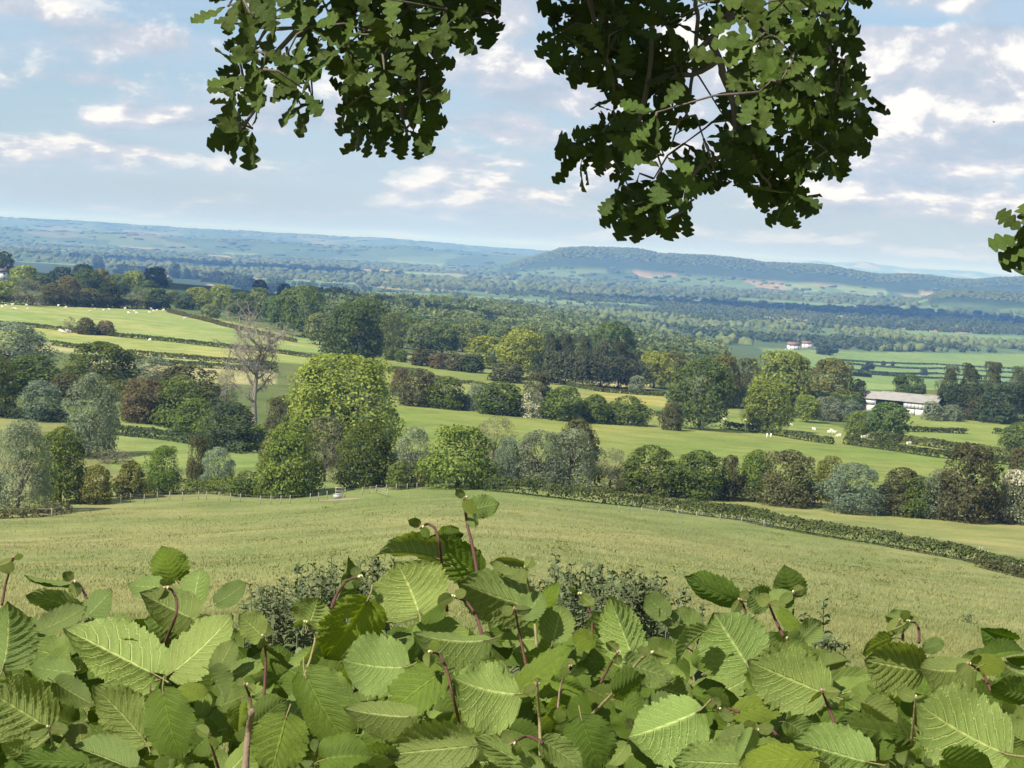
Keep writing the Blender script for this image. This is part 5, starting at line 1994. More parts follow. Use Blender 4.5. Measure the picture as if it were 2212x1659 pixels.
SPEC = [
    # base, tip, width, kind, tint
    (330, 1454, 130, 1368, 135, 'U', 1.06), (375, 1451, 508, 1345, 112, 'U', 1.05), (417, 1305, 428, 1228, 88, 'U', 1.0), (412, 1334, 310, 1292, 90, 'U', 1.0), (380, 1252, 350, 1188, 85, 'T', 1.25),
    (174, 1319, 68, 1268, 55, 'D', 1), (163, 1256, 60, 1252, 24, 'D', 1), (184, 1335, 242, 1276, 72, 'U', .85), (80, 1364, 182, 1325, 50, 'U', .9), (8, 1436, 24, 1308, 118, 'U', .82),
    (104, 1572, -28, 1488, 150, 'U', 1.1), (309, 1594, 206, 1480, 118, 'U', .9), (280, 1658, 152, 1618, 82, 'U', .92), (352, 1498, 385, 1640, 112, 'T', 1.0), (180, 1648, 32, 1640, 58, 'T', 1.15),
    (122, 1475, 192, 1524, 60, 'U', .8), (156, 1451, 67, 1450, 50, 'U', .95), (382, 1500, 448, 1485, 38, 'T', 1.5), (521, 1517, 510, 1580, 40, 'T', 1.5), (618, 1550, 590, 1668, 118, 'T', 1.2),
    (660, 1461, 742, 1608, 122, 'T', .85), (792, 1302, 712, 1432, 132, 'Y', 1.0), (667, 1350, 690, 1288, 90, 'U', 1.0), (569, 1375, 518, 1330, 66, 'U', .95), (575, 1400, 632, 1440, 60, 'D', 1),
    (465, 1454, 502, 1386, 50, 'U', 1.0), (556, 1559, 620, 1508, 66, 'T', .8), (452, 1448, 492, 1506, 46, 'U', .95), (469, 1302, 537, 1262, 50, 'U', .8), (347, 1267, 280, 1275, 54, 'U', .95),
    (946, 1206, 820, 1172, 92, 'D', 1), (1030, 1238, 912, 1158, 104, 'D', 1.1), (905, 1322, 868, 1222, 172, 'U', 1.12), (1148, 1312, 986, 1262, 118, 'U', .86), (1138, 1228, 1060, 1218, 38, 'U', .9),
    (1016, 1100, 1076, 1088, 50, 'U', .95), (1020, 1106, 1026, 1140, 26, 'D', 1), (950, 1160, 988, 1132, 36, 'D', 1), (955, 1165, 1002, 1152, 24, 'D', 1), (1047, 1384, 894, 1392, 82, 'U', .9),
    (872, 1442, 742, 1446, 128, 'U', 1.0), (948, 1457, 824, 1537, 100, 'T', 1.25), (1115, 1500, 975, 1484, 132, 'U', 1.12), (1108, 1502, 1236, 1384, 64, 'T', 1.1), (1195, 1382, 1216, 1312, 74, 'U', 1.02),
    (1369, 1427, 1318, 1300, 92, 'U', 1.1), (1334, 1408, 1290, 1312, 80, 'U', .95), (1354, 1430, 1450, 1478, 66, 'U', .95), (1506, 1538, 1360, 1602, 150, 'U', 1.08), (1257, 1556, 1296, 1668, 112, 'T', 1.05),
    (1018, 1612, 832, 1630, 104, 'U', .9), (886, 1548, 754, 1552, 78, 'U', 1.0), (1160, 1668, 1028, 1590, 66, 'U', 1.02), (1175, 1601, 1256, 1656, 66, 'U', .9), (1195, 1472, 1266, 1494, 44, 'T', 1.3),
    (1245, 1368, 1286, 1398, 44, 'T', 1.4), (1593, 1298, 1475, 1262, 68, 'D', 1), (1712, 1286, 1694, 1228, 68, 'T', .8), (1659, 1306, 1614, 1280, 66, 'U', 1.0), (1668, 1310, 1712, 1285, 60, 'U', 1.0),
    (1614, 1436, 1546, 1330, 150, 'U', 1.12), (1778, 1497, 1616, 1432, 140, 'U', 1.12), (1988, 1448, 1868, 1428, 132, 'U', 1.12), (2098, 1446, 1990, 1460, 92, 'U', 1.0), (2164, 1626, 1980, 1548, 176, 'U', 1.12),
    (1924, 1378, 1848, 1394, 46, 'D', 1), (1966, 1340, 1911, 1333, 40, 'U', .9), (2034, 1388, 1988, 1404, 34, 'U', .9), (1510, 1357, 1438, 1346, 80, 'U', .85), (1524, 1364, 1448, 1414, 52, 'D', 1),
    (1735, 1376, 1772, 1344, 50, 'U', .95), (1684, 1319, 1731, 1374, 32, 'T', 1.3), (2190, 1381, 2116, 1362, 60, 'D', 1), (2110, 1430, 2168, 1440, 44, 'T', 1.2), (2226, 1504, 2136, 1478, 76, 'T', 1.0),
    (2226, 1458, 2150, 1444, 60, 'U', 1.05), (1593, 1540, 1716, 1504, 62, 'T', 1.25), (1635, 1576, 1543, 1606, 48, 'U', .8), (1625, 1580, 1598, 1644, 42, 'U', .95), (1600, 1650, 1452, 1642, 92, 'U', 1.1),
    (1756, 1640, 1602, 1628, 84, 'T', 1.3), (1874, 1646, 1720, 1610, 124, 'U', 1.1), (1966, 1594, 1806, 1552, 88, 'T', .75), (1700, 1560, 1760, 1590, 60, 'D', 1), (1870, 1520, 1940, 1560, 60, 'D', 1),
    (1040, 1430, 1110, 1470, 60, 'D', 1), (770, 1250, 735, 1262, 34, 'U', .9), (725, 1300, 768, 1200, 44, 'U', .9), (1130, 1330, 1175, 1290, 56, 'U', .95), (1170, 1340, 1190, 1255, 36, 'T', 1.3), (700, 1640, 800, 1620, 90, 'T', 1.1),
    (690, 1650, 780, 1668, 80, 'Y', 1.0), (2040, 1640, 2130, 1670, 90, 'D', 1), (2212, 1600, 2150, 1560, 70, 'U', .9), (1330, 1500, 1400, 1470, 64, 'D', 1), (60, 1640, 10, 1600, 70, 'D', 1.1), (240, 1420, 330, 1400, 60, 'D', 1),
    (850, 1640, 760, 1600, 70, 'D', 1.0), (500, 1460, 560, 1430, 50, 'U', .85), (2130, 1420, 2215, 1395, 40, 'T', 1.1), (1440, 1330, 1395, 1290, 52, 'U', .9), (1462, 1346, 1420, 1318, 40, 'U', .9), (1780, 1440, 1830, 1425, 40, 'U', .9),
]
TOPX = [-60, 0, 60, 130, 200, 300, 420, 520, 600, 700, 780, 830, 900, 1000, 1150, 1250, 1400, 1480, 1560, 1650, 1720, 1800, 1850, 1900, 2000, 2100, 2280]
TOPY = [1330, 1330, 1320, 1330, 1330, 1300, 1290, 1330, 1380, 1360, 1370, 1310, 1300, 1290, 1320, 1385, 1395, 1370, 1360, 1350, 1370, 1450, 1470, 1420, 1400, 1410, 1410]


def add_leaf(M, tint, mesh):
    o = link('leaf', mesh, hedge_root)
    M2 = M.copy()
    M2.translation = M.translation - HR
    o.matrix_local = M2
    o.color = (*tint, 1)
    return o


def hazel():
    rnd = random.Random(4)
    for i, (bx, by, tx, ty, wp, kd, tn) in enumerate(SPEC):
        dep = hz_depth((by + ty) / 2) - .05 + rnd.uniform(-.04, .04)
        M = leaf_matrix(bx, by, tx, ty, wp * 1.02, kd, dep, rnd)
        tint = (tn, tn, tn)
        if kd == 'Y':
            tint = (1.9, 1.65, 1.0)
        elif kd == 'T' and tn > 1.15:
            tint = (tn * 1.12, tn, tn * .8)
        add_leaf(M, tint, HMESH[12] if kd == 'Y' or i == 52 else HMESH[(i * 5) % 12])
    # fill: shoots crowding behind and below
    cnt = 300 - len(SPEC) - 70
    rest = []
    tot = 900
    cand = []
    for i in range(tot):
        x = rnd.uniform(-80, 2290)
        top = np.interp(x, TOPX, TOPY)
        f = rnd.random() ** .85
        y = top + 22 + f * (1720 - top)
        cand.append((x, y))
    for i, (x, y) in enumerate(cand):
        front = i < cnt
        dep = hz_depth(y) + (rnd.uniform(.03, .22) if front else rnd.uniform(.16, .6))
        a = rnd.uniform(0, 6.28)
        L = rnd.uniform(36, 92) if front else rnd.uniform(55, 115)
        tx, ty = x + math.cos(a) * L, y + math.sin(a) * L * .7
        if ty < np.interp(tx, TOPX, TOPY) - 6:
            ty = y + abs(math.sin(a)) * L * .7
        kd = rnd.choices(['U', 'T', 'D'], [.36, .44, .20])[0]
        wp = L * rnd.uniform(.55, .95)
        M = leaf_matrix(x, y, tx, ty, wp, kd, dep, rnd)
        tn = rnd.uniform(.6, 1.0) if kd != 'T' else rnd.uniform(.65, 1.15)  # fill tint runs dark: shade between leaves put into the colour
        if front:
            add_leaf(M, (tn, tn, tn), HMESH[(i * 7) % 12])
        else:
            rest.append(M)
    # the hedge goes on to both sides of the view
    for i in range(1000):
        x = rnd.uniform(-1700, -60) if i % 2 else rnd.uniform(2270, 3900)
        y = 1345 + 30 * math.sin(x * .011) + rnd.random() ** .8 * 420
        a = rnd.uniform(0, 6.28)
        L = rnd.uniform(60, 125)
        rest.append(leaf_matrix(x, y, x + math.cos(a) * L, y + abs(math.sin(a)) * L * .7, L * rnd.uniform(.6, .95), rnd.choices(['U', 'T', 'D'], [.36, .44, .20])[0], hz_depth(y) + rnd.uniform(0, .35), rnd))
    Vs, Fs, Ls = [], [], []
    off = 0
    for i, M in enumerate(rest):
        V, F, luv = HLOW[i % 6]
        A = np.array(M)
        Vs.append(V @ A[:3, :3].T + A[:3, 3] - np.array(HR))
        Fs.append(np.vstack(F) + off)
        Ls.append(luv)
        off += len(V)
    o = link('inner_leaves', mesh_np('inner_leaves', np.vstack(Vs), np.vstack(Fs), HAZEL, True, {'luv': ('FLOAT_VECTOR', np.vstack(Ls))}), hedge_root)
    o['kind'] = 'stuff'
    o.color = (.95, 1.0, .85, 1)
    # woody stems rising from the bank into the leaves
    stem_m = simple('hazel_stem_bark', (.15, .115, .075), .85, .3, 30)
    for i in range(44):
        x = -1.15 + 2.3 * i / 43 + rnd.uniform(-.03, .03)
        y = rnd.uniform(1.75, 2.15)
        g_ = on_ground(x, y)
        zt = rnd.uniform(-.82, -.68)
        b_ = MB().tube([np.array((x + rnd.uniform(-.12, .12), y, g_.z - .1)) - np.array(HR), np.array((x + rnd.uniform(-.05, .05), y, (g_.z + zt) / 2)) - np.array(HR), np.array((x, y - .05, zt)) - np.array(HR)], [.014, .010, .005], 7)
        link('stem', b_.mesh('stem', stem_m, True), hedge_root)
    # shoots
    red = simple('red_shoot_bark', (.088, .036, .026), .7, .3, 60)
    ol = simple('olive_shoot_bark', (.20, .17, .075), .7, .3, 60)
    wd = simple('hazel_wood', (.17, .125, .08), .8, .3, 40)
    budm = simple('hazel_bud', (.52, .52, .26), .6, .2, 90)
    budr = simple('pink_bud', (.36, .20, .15), .6, .2, 90)
    SH = [([(358, 1270), (372, 1273), (383, 1298), (381, 1330), (362, 1375), (340, 1432), (330, 1456), (322, 1540), (308, 1600)], 4.5, red), ([(569, 1375), (575, 1420), (572, 1480), (567, 1530)], 4, red),
          ([(660, 1345), (684, 1372), (672, 1420), (652, 1475)], 3.6, ol), ([(545, 1535), (536, 1580), (528, 1680)], 10, wd), ([(530, 1480), (540, 1505), (545, 1540)], 4, red),
          ([(1003, 1078), (1008, 1130), (1020, 1175), (1032, 1240)], 4.6, red), ([(910, 1138), (924, 1130), (940, 1140), (948, 1165), (958, 1250), (966, 1320)], 4.2, red),
          ([(1136, 1228), (1144, 1285), (1155, 1340), (1160, 1400)], 4, ol), ([(775, 1246), (748, 1254), (727, 1284), (716, 1315)], 4.2, red), ([(980, 1289), (1008, 1298), (1032, 1335), (1046, 1395)], 4.2, red),
          ([(1112, 1318), (1124, 1378), (1137, 1440)], 3.8, red), ([(1252, 1283), (1268, 1298), (1279, 1338), (1280, 1375)], 3.6, red), ([(930, 1408), (948, 1412), (964, 1440), (980, 1510), (995, 1575)], 4.2, red),
          ([(1408, 1410), (1385, 1422), (1368, 1442), (1330, 1492), (1262, 1560)], 4, ol), ([(1334, 1410), (1316, 1440), (1298, 1475)], 3.4, red), ([(1598, 1296), (1608, 1310), (1613, 1342)], 4, red),
          ([(1662, 1308), (1675, 1340), (1692, 1374)], 4, red), ([(1714, 1282), (1712, 1340)], 3.6, red), ([(1777, 1494), (1790, 1530), (1814, 1590)], 4.5, red), ([(1945, 1340), (1951, 1350), (1950, 1382)], 3.6, red),
          ([(1962, 1342), (1978, 1344), (1986, 1360), (1985, 1388)], 3.6, red), ([(2094, 1434), (2120, 1448), (2141, 1492)], 4, red), ([(158, 1257), (174, 1264), (188, 1294)], 4, red), ([(28, 1208), (12, 1262), (4, 1306)], 3.6, red),
          ([(1635, 1576), (1660, 1567), (1683, 1594)], 4, red), ([(1108, 1606), (1138, 1587), (1172, 1605)], 4.4, red), ([(1552, 1532), (1574, 1530), (1596, 1538)], 4, red), ([(450, 1590), (475, 1670)], 4, red),
          ([(1978, 1510), (1968, 1610)], 4, ol), ([(104, 1572), (118, 1620)], 3.5, ol), ([(1160, 1480), (1166, 1560), (1168, 1640)], 5, ol), ([(1230, 1440), (1210, 1480), (1205, 1530)], 3, wd), ([(1700, 1380), (1690, 1420)], 3, red)]
    for pts, rp, mt in SH:
        dep = hz_depth(np.mean([p[1] for p in pts])) - .055
        P = np.array([at(x, y, dep + .03 * math.sin(i * 1.7)) - HR for i, (x, y) in enumerate(pts)])
        # smooth curve
        tt = np.linspace(0, len(P) - 1, (len(P) - 1) * 5 + 1)
        Q = np.stack([np.interp(tt, np.arange(len(P)), P[:, k]) for k in range(3)], -1)
        for _ in range(3):
            Q[1:-1] = .25 * Q[:-2] + .5 * Q[1:-1] + .25 * Q[2:]
        rad = rp * .82 * dep / FP * np.linspace(.75, 1.05, len(Q))
        rad = rad * (1 + .10 * np.sin(np.arange(len(Q)) * 2.3))
        b = MB().tube(Q, rad, 9)
        # bristly hairs
        rg = np.random.default_rng(len(Q))
        if mt is red:
            for _ in range(46):
                k = rg.integers(0, len(Q))
                d = rg.normal(0, 1, 3)
                d /= np.linalg.norm(d)
                b.tube([Q[k] + d * rad[k] * .8, Q[k] + d * rad[k] * 1.9], [.00022, .00008], 3, cap=False)
        s = link('shoot', b.mesh('shoot', mt, True), hedge_root)
        # young pleated leaves at the shoot tip
        if rp < 9 and len(pts) > 1:
            for j in range(2):
                a0 = rnd.uniform(0, 6.28) if j == 0 else a0 + rnd.uniform(2.0, 3.6)
                Ls = rnd.uniform(26, 46)
                bx, by = pts[0]
                M = leaf_matrix(bx + 6 * math.cos(a0), by + 6 * math.sin(a0), bx + Ls * math.cos(a0), by + Ls * .75 * math.sin(a0) + 4, Ls * rnd.uniform(.45, .8), rnd.choice(['U', 'T', 'D', 'U']), dep - .012, rnd)
                tn = rnd.uniform(.75, 1.05)
                add_leaf(M, (tn * 1.08, tn, tn * .95), HMESH[(j * 5 + len(Q) + int(bx)) % 12])
        # bud at the tip
        v, f = ico()
        if rp < 9:
            Rb = rp * dep / FP * 1.9
            d = Q[0] - Q[2]
            d /= np.linalg.norm(d)
            q_ = Vector(d).to_track_quat('Z', 'Y')
            nb = 2
            for j in range(nb):
                vv = v * np.array([.55, .55, 1.15]) * Rb * (1 - .3 * j) * (1 + .3 * np.clip(v[:, 2:3], -1, 0))
                M3 = np.array((q_ @ Quaternion((1, 0, 0), .7 * j)).to_matrix())
                o = link('bud', mesh_np('bud', vv @ M3.T + Q[0] + d * Rb * .5 + np.array([.6, 0, .2]) * Rb * j, f, budm if (len(pts) + j) % 3 else budr, True), s)


hazel()


# ------------------------------------------------------------------ oak boughs overhead
def oak_leaf_geo(seed, nx=34):
    rng = np.random.default_rng(seed)
    t_ = np.linspace(0, 1, nx)
    env = np.interp(t_, [0, .06, .2, .4, .6, .75, .88, .96, 1], [.015, .05, .12, .20, .26, .27, .215, .11, .0])
    ws = []
    nl = rng.integers(4, 6)
    for s in (-1, 1):
        ph = rng.uniform(-.12, .12)
        lob = np.abs(np.sin(np.pi * (t_ * nl + ph))) ** .75
        ws.append(env * (.45 + .62 * lob))
    vv = np.array([-1, -.5, 0, .5, 1.0])
    tt, v = np.meshgrid(t_, vv, indexing='ij')
    y = v * np.where(v < 0, ws[0][:, None], ws[1][:, None])
    av = np.abs(v)
    x = tt + .06 * av * np.sin(tt * math.pi)
    z = rng.uniform(-.35, .2) * (x - .2) ** 2 + rng.uniform(.0, .6) * np.abs(y) * .5 + .025 * np.sin(tt * 13 + v * 3 + seed) * av + rng.uniform(-.3, .3) * x * y
    V = np.stack([x, y, z], -1).reshape(-1, 3)
    i = np.arange(nx - 1)[:, None] * 5
    j = np.arange(4)[None, :]
    F = np.stack([i + j, i + 5 + j, i + 5 + j + 1, i + j + 1], -1).reshape(-1, 4)
    return V, F, np.stack([tt, v, tt * 0], -1).reshape(-1, 3)


OG = [oak_leaf_geo(300 + i) for i in range(7)]
OGL = [oak_leaf_geo(340 + i, 6) for i in range(7)]      # plainer leaves for the crown out of view
OMESH = [mesh_np('oak_leaf', V, F, OAKL, True, {'luv': ('FLOAT_VECTOR', l)}) for V, F, l in OG]
ZA = lambda x, y: (411.5 + .3348 * x, .3348 * y)
ZB = lambda x, y: (1124.6 + .3596 * x, .3596 * y)
RA = [(190, 110), (290, 190), (330, 40), (480, 40), (700, 30), (560, 190), (330, 290), (420, 400), (620, 430), (320, 470), (470, 520), (280, 560), (240, 650), (330, 740), (280, 820), (330, 920), (400, 900), (720, 640),
      (690, 740), (790, 720), (760, 250), (880, 290), (990, 380), (800, 420), (940, 60), (1150, 60), (1250, 150), (1150, 270), (1280, 300), (1420, 120), (1500, 250), (1650, 130), (1750, 60), (1880, 60), (1950, 180),
      (2030, 160), (1880, 230), (1730, 310), (1650, 250), (1250, 420), (1150, 430), (1400, 420), (1520, 400), (1250, 520), (1400, 540), (1540, 520), (1640, 560), (1020, 580), (1050, 680), (1010, 760), (1180, 700),
      (1320, 680), (1480, 680), (1600, 700), (1080, 850), (1200, 830), (1340, 820), (1480, 830), (1150, 900), (1400, 900), (1440, 930), (620, 0), (820, 0), (1050, 10), (1350, 20), (1550, 10), (1600, 10), (1300, 230), (1100, 180)]
RB = [(150, 60), (200, 170), (180, 260), (330, 50), (330, 200), (300, 330), (270, 380), (480, 60), (480, 200), (450, 330), (400, 430), (620, 80), (620, 230), (600, 380), (560, 500), (750, 120), (760, 260), (740, 420), (700, 560),
      (880, 60), (900, 200), (900, 350), (870, 480), (840, 600), (960, 480), (980, 560), (640, 620), (560, 740), (700, 740), (820, 740), (900, 790), (420, 860), (330, 900), (350, 960), (450, 960), (300, 1000), (480, 1000),
      (600, 860), (690, 880), (580, 920), (1180, 60), (1120, 100), (1330, 180), (1480, 60), (1600, 60), (1650, 180), (1780, 150), (1700, 280), (1500, 280), (1400, 330), (1560, 380), (1640, 400), (1250, 450), (1250, 510),
      (1460, 450), (1560, 560), (1430, 620), (1550, 660), (1600, 700), (1750, 90), (1900, 40), (2000, 50), (1900, 170), (1850, 280), (1950, 420), (1980, 520), (1900, 480), (1800, 560), (1950, 600), (2040, 620), (1880, 700),
      (1980, 740), (2060, 700), (1750, 680), (1700, 780), (1820, 800), (1950, 860), (1980, 910), (1860, 930), (1760, 940), (1880, 970), (1450, 860), (1600, 860), (1150, 800), (1080, 820), (1230, 780), (1330, 800), (1100, 900),
      (1250, 920), (1380, 950), (980, 930), (900, 960), (860, 1000), (1000, 1030), (1120, 1050), (1220, 1080), (1320, 1060), (1180, 1150), (1280, 1160), (1440, 1000), (1560, 1080), (1650, 1100), (1500, 1140), (1580, 1220),
      (1640, 1230), (1600, 1290), (1460, 1180), (850, 1080), (800, 1140), (700, 1150), (660, 1210), (720, 1270), (640, 1310), (750, 1330), (690, 1360), (580, 1210), (840, 1270), (990, 1300), (450, 130), (690, 30), (300, 130), (560, 140), (820, 340), (680, 340), (520, 420)]
LIT_A = {(190, 110), (290, 190), (330, 40), (480, 40), (700, 30), (560, 190), (420, 400), (620, 430), (470, 520), (690, 740), (790, 720), (720, 640), (760, 250), (880, 290), (990, 380), (800, 420), (1150, 270), (1650, 130), (1280, 300), (240, 650), (1250, 420), (280, 560), (1250, 520), (1650, 250)}
LIT_B = {(1330, 180), (1480, 60), (1600, 60), (1650, 180), (1780, 150), (1700, 280), (1500, 280), (1400, 330), (1560, 380), (1640, 400), (1250, 450), (1250, 510), (1460, 450), (1560, 560), (1430, 620), (1550, 660), (1600, 700), (1750, 90), (820, 740), (860, 1000), (840, 1270), (850, 1080), (1180, 60)}
OAK_D = 4.5
trunk_pos = on_ground(4.6, 6.2)
oak = empty('oak_tree', trunk_pos)
tag(oak, 'leafy oak boughs hanging down from above the frame', 'tree')


def oak_tree():
    rnd = random.Random(9)
    rng = np.random.default_rng(9)
    base = np.array(trunk_pos)
    ros = []
    for lst, zf, lit in ((RA, ZA, LIT_A), (RB, ZB, LIT_B)):
        for q in lst:
            px, py = zf(*q)
            px += (24 if q[0] < 500 else (-14 if q[0] > 1850 else 0)) if zf is ZB else (18 if q[0] < 300 else (-26 if q[0] > 1850 else 0))
            py -= 24
            L = q in lit
            dep = OAK_D + (rnd.uniform(-.42, -.12) if L else rnd.uniform(-.05, .55))
            ros.append((px, py, dep, L))
    for q in [(2222, 508), (2250, 525), (2290, 490), (2340, 470), (2400, 430), (2470, 400), (2540, 350)]:
        ros.append((q[0], q[1], 4.3, True))
    leaves = []
    for px, py, dep, L in ros:
        c = np.array(at(px, py, dep))
        n = rnd.choice([4, 5, 6, 7])
        hang = np.array([rnd.uniform(-.5, .5), rnd.uniform(-.4, .3), -.55])
        if px > 2200:
            n = 6
        for k in range(n):
            a = 6.283 * k / n + rnd.uniform(-.4, .4)
            d = np.array([math.cos(a), .55 * rnd.uniform(-1, .8), math.sin(a) * .85]) + hang * .75
            d /= np.linalg.norm(d)
            X = Vector(d)
            nn = Vector((rnd.gauss(-.2, .7), -1 + rnd.gauss(0, .7), rnd.gauss(.2, .8)))
            if L:
                nn = Vector((rnd.gauss(-.45, .25), -.8 + rnd.gauss(0, .25), rnd.gauss(.55, .25)))
            nn = (nn - X * nn.dot(X)).normalized()
            Yx = nn.cross(X)
            ln = rnd.uniform(.056, .094) if px < 2200 else rnd.uniform(.075, .10)
            M = Matrix((X * ln, Yx * ln * rnd.uniform(.9, 1.15), nn * ln)).transposed().to_4x4()
            M.translation = Vector(c + d * .008)
            leaves.append((dep + rnd.uniform(-.1, .1) - (.2 if L else 0), M, L))
    GAPS = [[(706, 180), (730, 165), (730, 240), (722, 345), (700, 345), (706, 290)], [(570, 235), (602, 210), (604, 345), (562, 345)], [(1498, 150), (1552, 120), (1562, 270), (1546, 335), (1500, 310)],
            [(1440, 300), (1500, 275), (1500, 330), (1450, 365)], [(1290, 425), (1420, 340), (1445, 395), (1385, 400), (1310, 430)], [(1140, 190), (1235, 190), (1290, 255), (1220, 285), (1140, 280)],
            [(1540, 430), (1600, 405), (1640, 470), (1620, 520), (1500, 520), (1500, 470)], [(1112, -60), (1158, -60), (1158, 200), (1112, 200)], [(600, 60), (640, 50), (650, 100), (615, 115)], [(985, 150), (1010, 120), (1110, 120), (1110, 330), (985, 330)]]
    keepl = []
    for q in leaves:
        M = q[1]
        c0 = np.array([M.translation + M.col[0].to_3d() * f_ for f_ in (.5, .95)])
        gx, gy, _ = project(c0)
        if not any(inpoly(gx, gy, g_).any() for g_ in GAPS):
            keepl.append(q)
    leaves = keepl
    leaves.sort(key=lambda q: q[0])
    Vs, Fs, Ls = [], [], []
    off = 0
    for i, (dd, M, L) in enumerate(leaves):
        if i < 298:
            o = link('leaf', OMESH[i % 7], oak)
            M2 = M.copy()
            M2.translation = M.translation - Vector(base)
            o.matrix_local = M2
            tn = rnd.uniform(.75, 1.35)
            o.color = (tn * 1.05, tn, tn * .9, 1)
        else:
            V, F, l = OG[i % 7]
            A = np.array(M)
            Vs.append(V @ A[:3, :3].T + A[:3, 3] - base)
            Fs.append(F + off)
            Ls.append(l)
            off += len(V)
    o = link('leaves', mesh_np('leaves', np.vstack(Vs), np.vstack(Fs), OAKL, True, {'luv': ('FLOAT_VECTOR', np.vstack(Ls))}), oak)
    o['kind'] = 'stuff'
    # branches
    BR = [(ZB, [(1450, -150), (1400, 20), (1300, 80), (1200, 130), (1150, 260), (1190, 340), (1210, 430), (1270, 560), (1290, 700), (1280, 800), (1270, 920)], 13), (ZB, [(1190, 340), (1080, 430), (1000, 450), (900, 470)], 9),
          (ZB, [(1170, 200), (1050, 310), (960, 370)], 7), (ZB, [(1400, 20), (1480, 100), (1560, 130), (1640, 170)], 7), (ZB, [(1040, -120), (1050, 20), (1070, 100), (1060, 250), (1040, 340), (1045, 470), (1000, 640), (1000, 700), (950, 730)], 6),
          (ZB, [(1270, 920), (1060, 1000), (1005, 1100), (990, 1230), (960, 1300), (880, 1310)], 5), (ZB, [(1290, 700), (1340, 760), (1440, 1040), (1500, 1130)], 5), (ZB, [(1650, 490), (1790, 520), (1900, 560), (2000, 600)], 5), (ZB, [(1330, -20), (1300, 30), (1260, 20)], 5),
          (ZB, [(400, -140), (420, 60), (480, 250), (560, 520)], 8), (ZB, [(1800, -140), (1830, 100), (1850, 300), (1900, 560), (1860, 820)], 8), (ZB, [(760, -150), (800, 100), (780, 420), (720, 740), (600, 860), (400, 930)], 7),
          (ZA, [(880, -120), (800, 20), (740, 100), (690, 180), (600, 300), (450, 420), (440, 700), (330, 850)], 8), (ZA, [(690, 180), (490, 190), (380, 150), (250, 150)], 5), (ZA, [(490, 190), (440, 280), (370, 330)], 4),
          (ZA, [(1070, -120), (1060, 20), (1050, 130), (950, 170), (900, 200)], 5), (ZA, [(1050, 130), (1070, 210), (1150, 400)], 4), (ZA, [(620, 300), (650, 480), (670, 600), (720, 690)], 4), (ZA, [(1400, -150), (1380, 100), (1400, 400), (1350, 700), (1400, 880)], 7),
          (ZA, [(1700, -150), (1750, 0), (1880, 60), (1960, 100)], 6), (ZA, [(1540, 300), (1600, 400), (1620, 550)], 4)]
    nodes = []
    bark = simple('oak_bark', (.115, .095, .075), .9, .4, 30)
    tops = []
    for zf, pts, rp in BR:
        P = np.array([at(*zf(*q), OAK_D + .12) for q in pts])
        tt = np.linspace(0, len(P) - 1, (len(P) - 1) * 4 + 1)
        Q = np.stack([np.interp(tt, np.arange(len(P)), P[:, k]) for k in range(3)], -1)
        Q[1:-1] += rng.normal(0, .004, Q[1:-1].shape)
        for _ in range(2):
            Q[1:-1] = .25 * Q[:-2] + .5 * Q[1:-1] + .25 * Q[2:]
        rad = rp * OAK_D / FP * np.linspace(1, .45, len(Q)) * rng.uniform(.85, 1.2, len(Q))
        link('branch', MB().tube(Q - base, rad, 8).mesh('branch', bark, True), oak)
        nodes += [q for q in Q]
        if pts[0][1] < 0:
            tops.append(Q[0])
    tw = MB()
    order = sorted(ros, key=lambda q: q[1])
    for px, py, dep, L in order:
        c = np.array(at(px, py, dep))
        N_ = np.array(nodes)
        d = np.linalg.norm(N_ - c, axis=1) + np.where(N_[:, 2] < c[2] - .02, .25, 0)
        k = int(np.argmin(d))
        if d[k] > .9 or px > 2200:
            continue
        m = (N_[k] + c) / 2 + np.array([rnd.uniform(-.02, .02), rnd.uniform(-.02, .02), .015])
        tw.tube([N_[k] - base, m - base, c - base], [.0034, .0026, .0018], 5)
        nodes.append(c)
    link('twigs', tw.mesh('twigs', bark, True), oak)['kind'] = 'stuff'
    # trunk and limbs standing right of the view, limb reaching over to the boughs
    b = MB()
    tp = np.array([(0, 0, -.3), (0, 0, 1.2), (-.1, -.05, 2.6), (-.2, -.1, 4.0), (-.25, -.1, 6.0)])
    b.tube(tp, [.42, .34, .30, .26, .16], 14)
    link('trunk', b.mesh('trunk', bark, True), oak)
    lb = MB()
    j0 = np.array([-.2, -.1, 4.0])
    hub = np.array([.4, 4.9, 2.3]) - base
    lb.tube([j0, (j0 + hub) / 2 + [0, 0, .7], hub + [0, 0, .25], hub + [-1.2, -.1, .1], hub + [-2.0, 0, -.1]], [.17, .12, .08, .05, .02], 9)
    for t_ in tops:
        s = hub + [min(.3, t_[0] - .4), 0, .2]
        lb.tube([s, (s + t_ - base) / 2 + [0, .05, .1], t_ - base], [.03, .018, .010], 7)
    rr = np.array(at(2232, 505, 4.3)) - base
    lb.tube([j0 + [-.05, 0, -.4], j0 + [-1.0, -.9, -.9], rr + [.5, .1, .45], rr + [.05, 0, .02]], [.09, .05, .015, .004], 7)
    link('limb', lb.mesh('limb', bark, True), oak)
    # crown above the frame, leaving gaps where sunlight reaches the sunlit sprays
    S = np.array(SUN)
    litp = np.array([np.array(at(px, py, dep)) for px, py, dep, L in ros if L])
    drk = [np.array(at(px, py, dep)) for px, py, dep, L in ros if not L]
    P = []
    for c in drk:
        for k in range(44):
            t_ = rnd.uniform(.45, 2.8)
            p = c + S * t_ + rng.normal(0, .14, 3)
            P.append(p)
    P = np.array(P)
    px, py, dep = project(P)
    keep = (py < -115) | (dep < .3)
    # distance from each sunlit ray
    for c in litp:
        v = P - c
        t_ = v @ S
        dd = np.linalg.norm(v - t_[:, None] * S, axis=1)
        keep &= ~((dd < .12) & (t_ > .1))
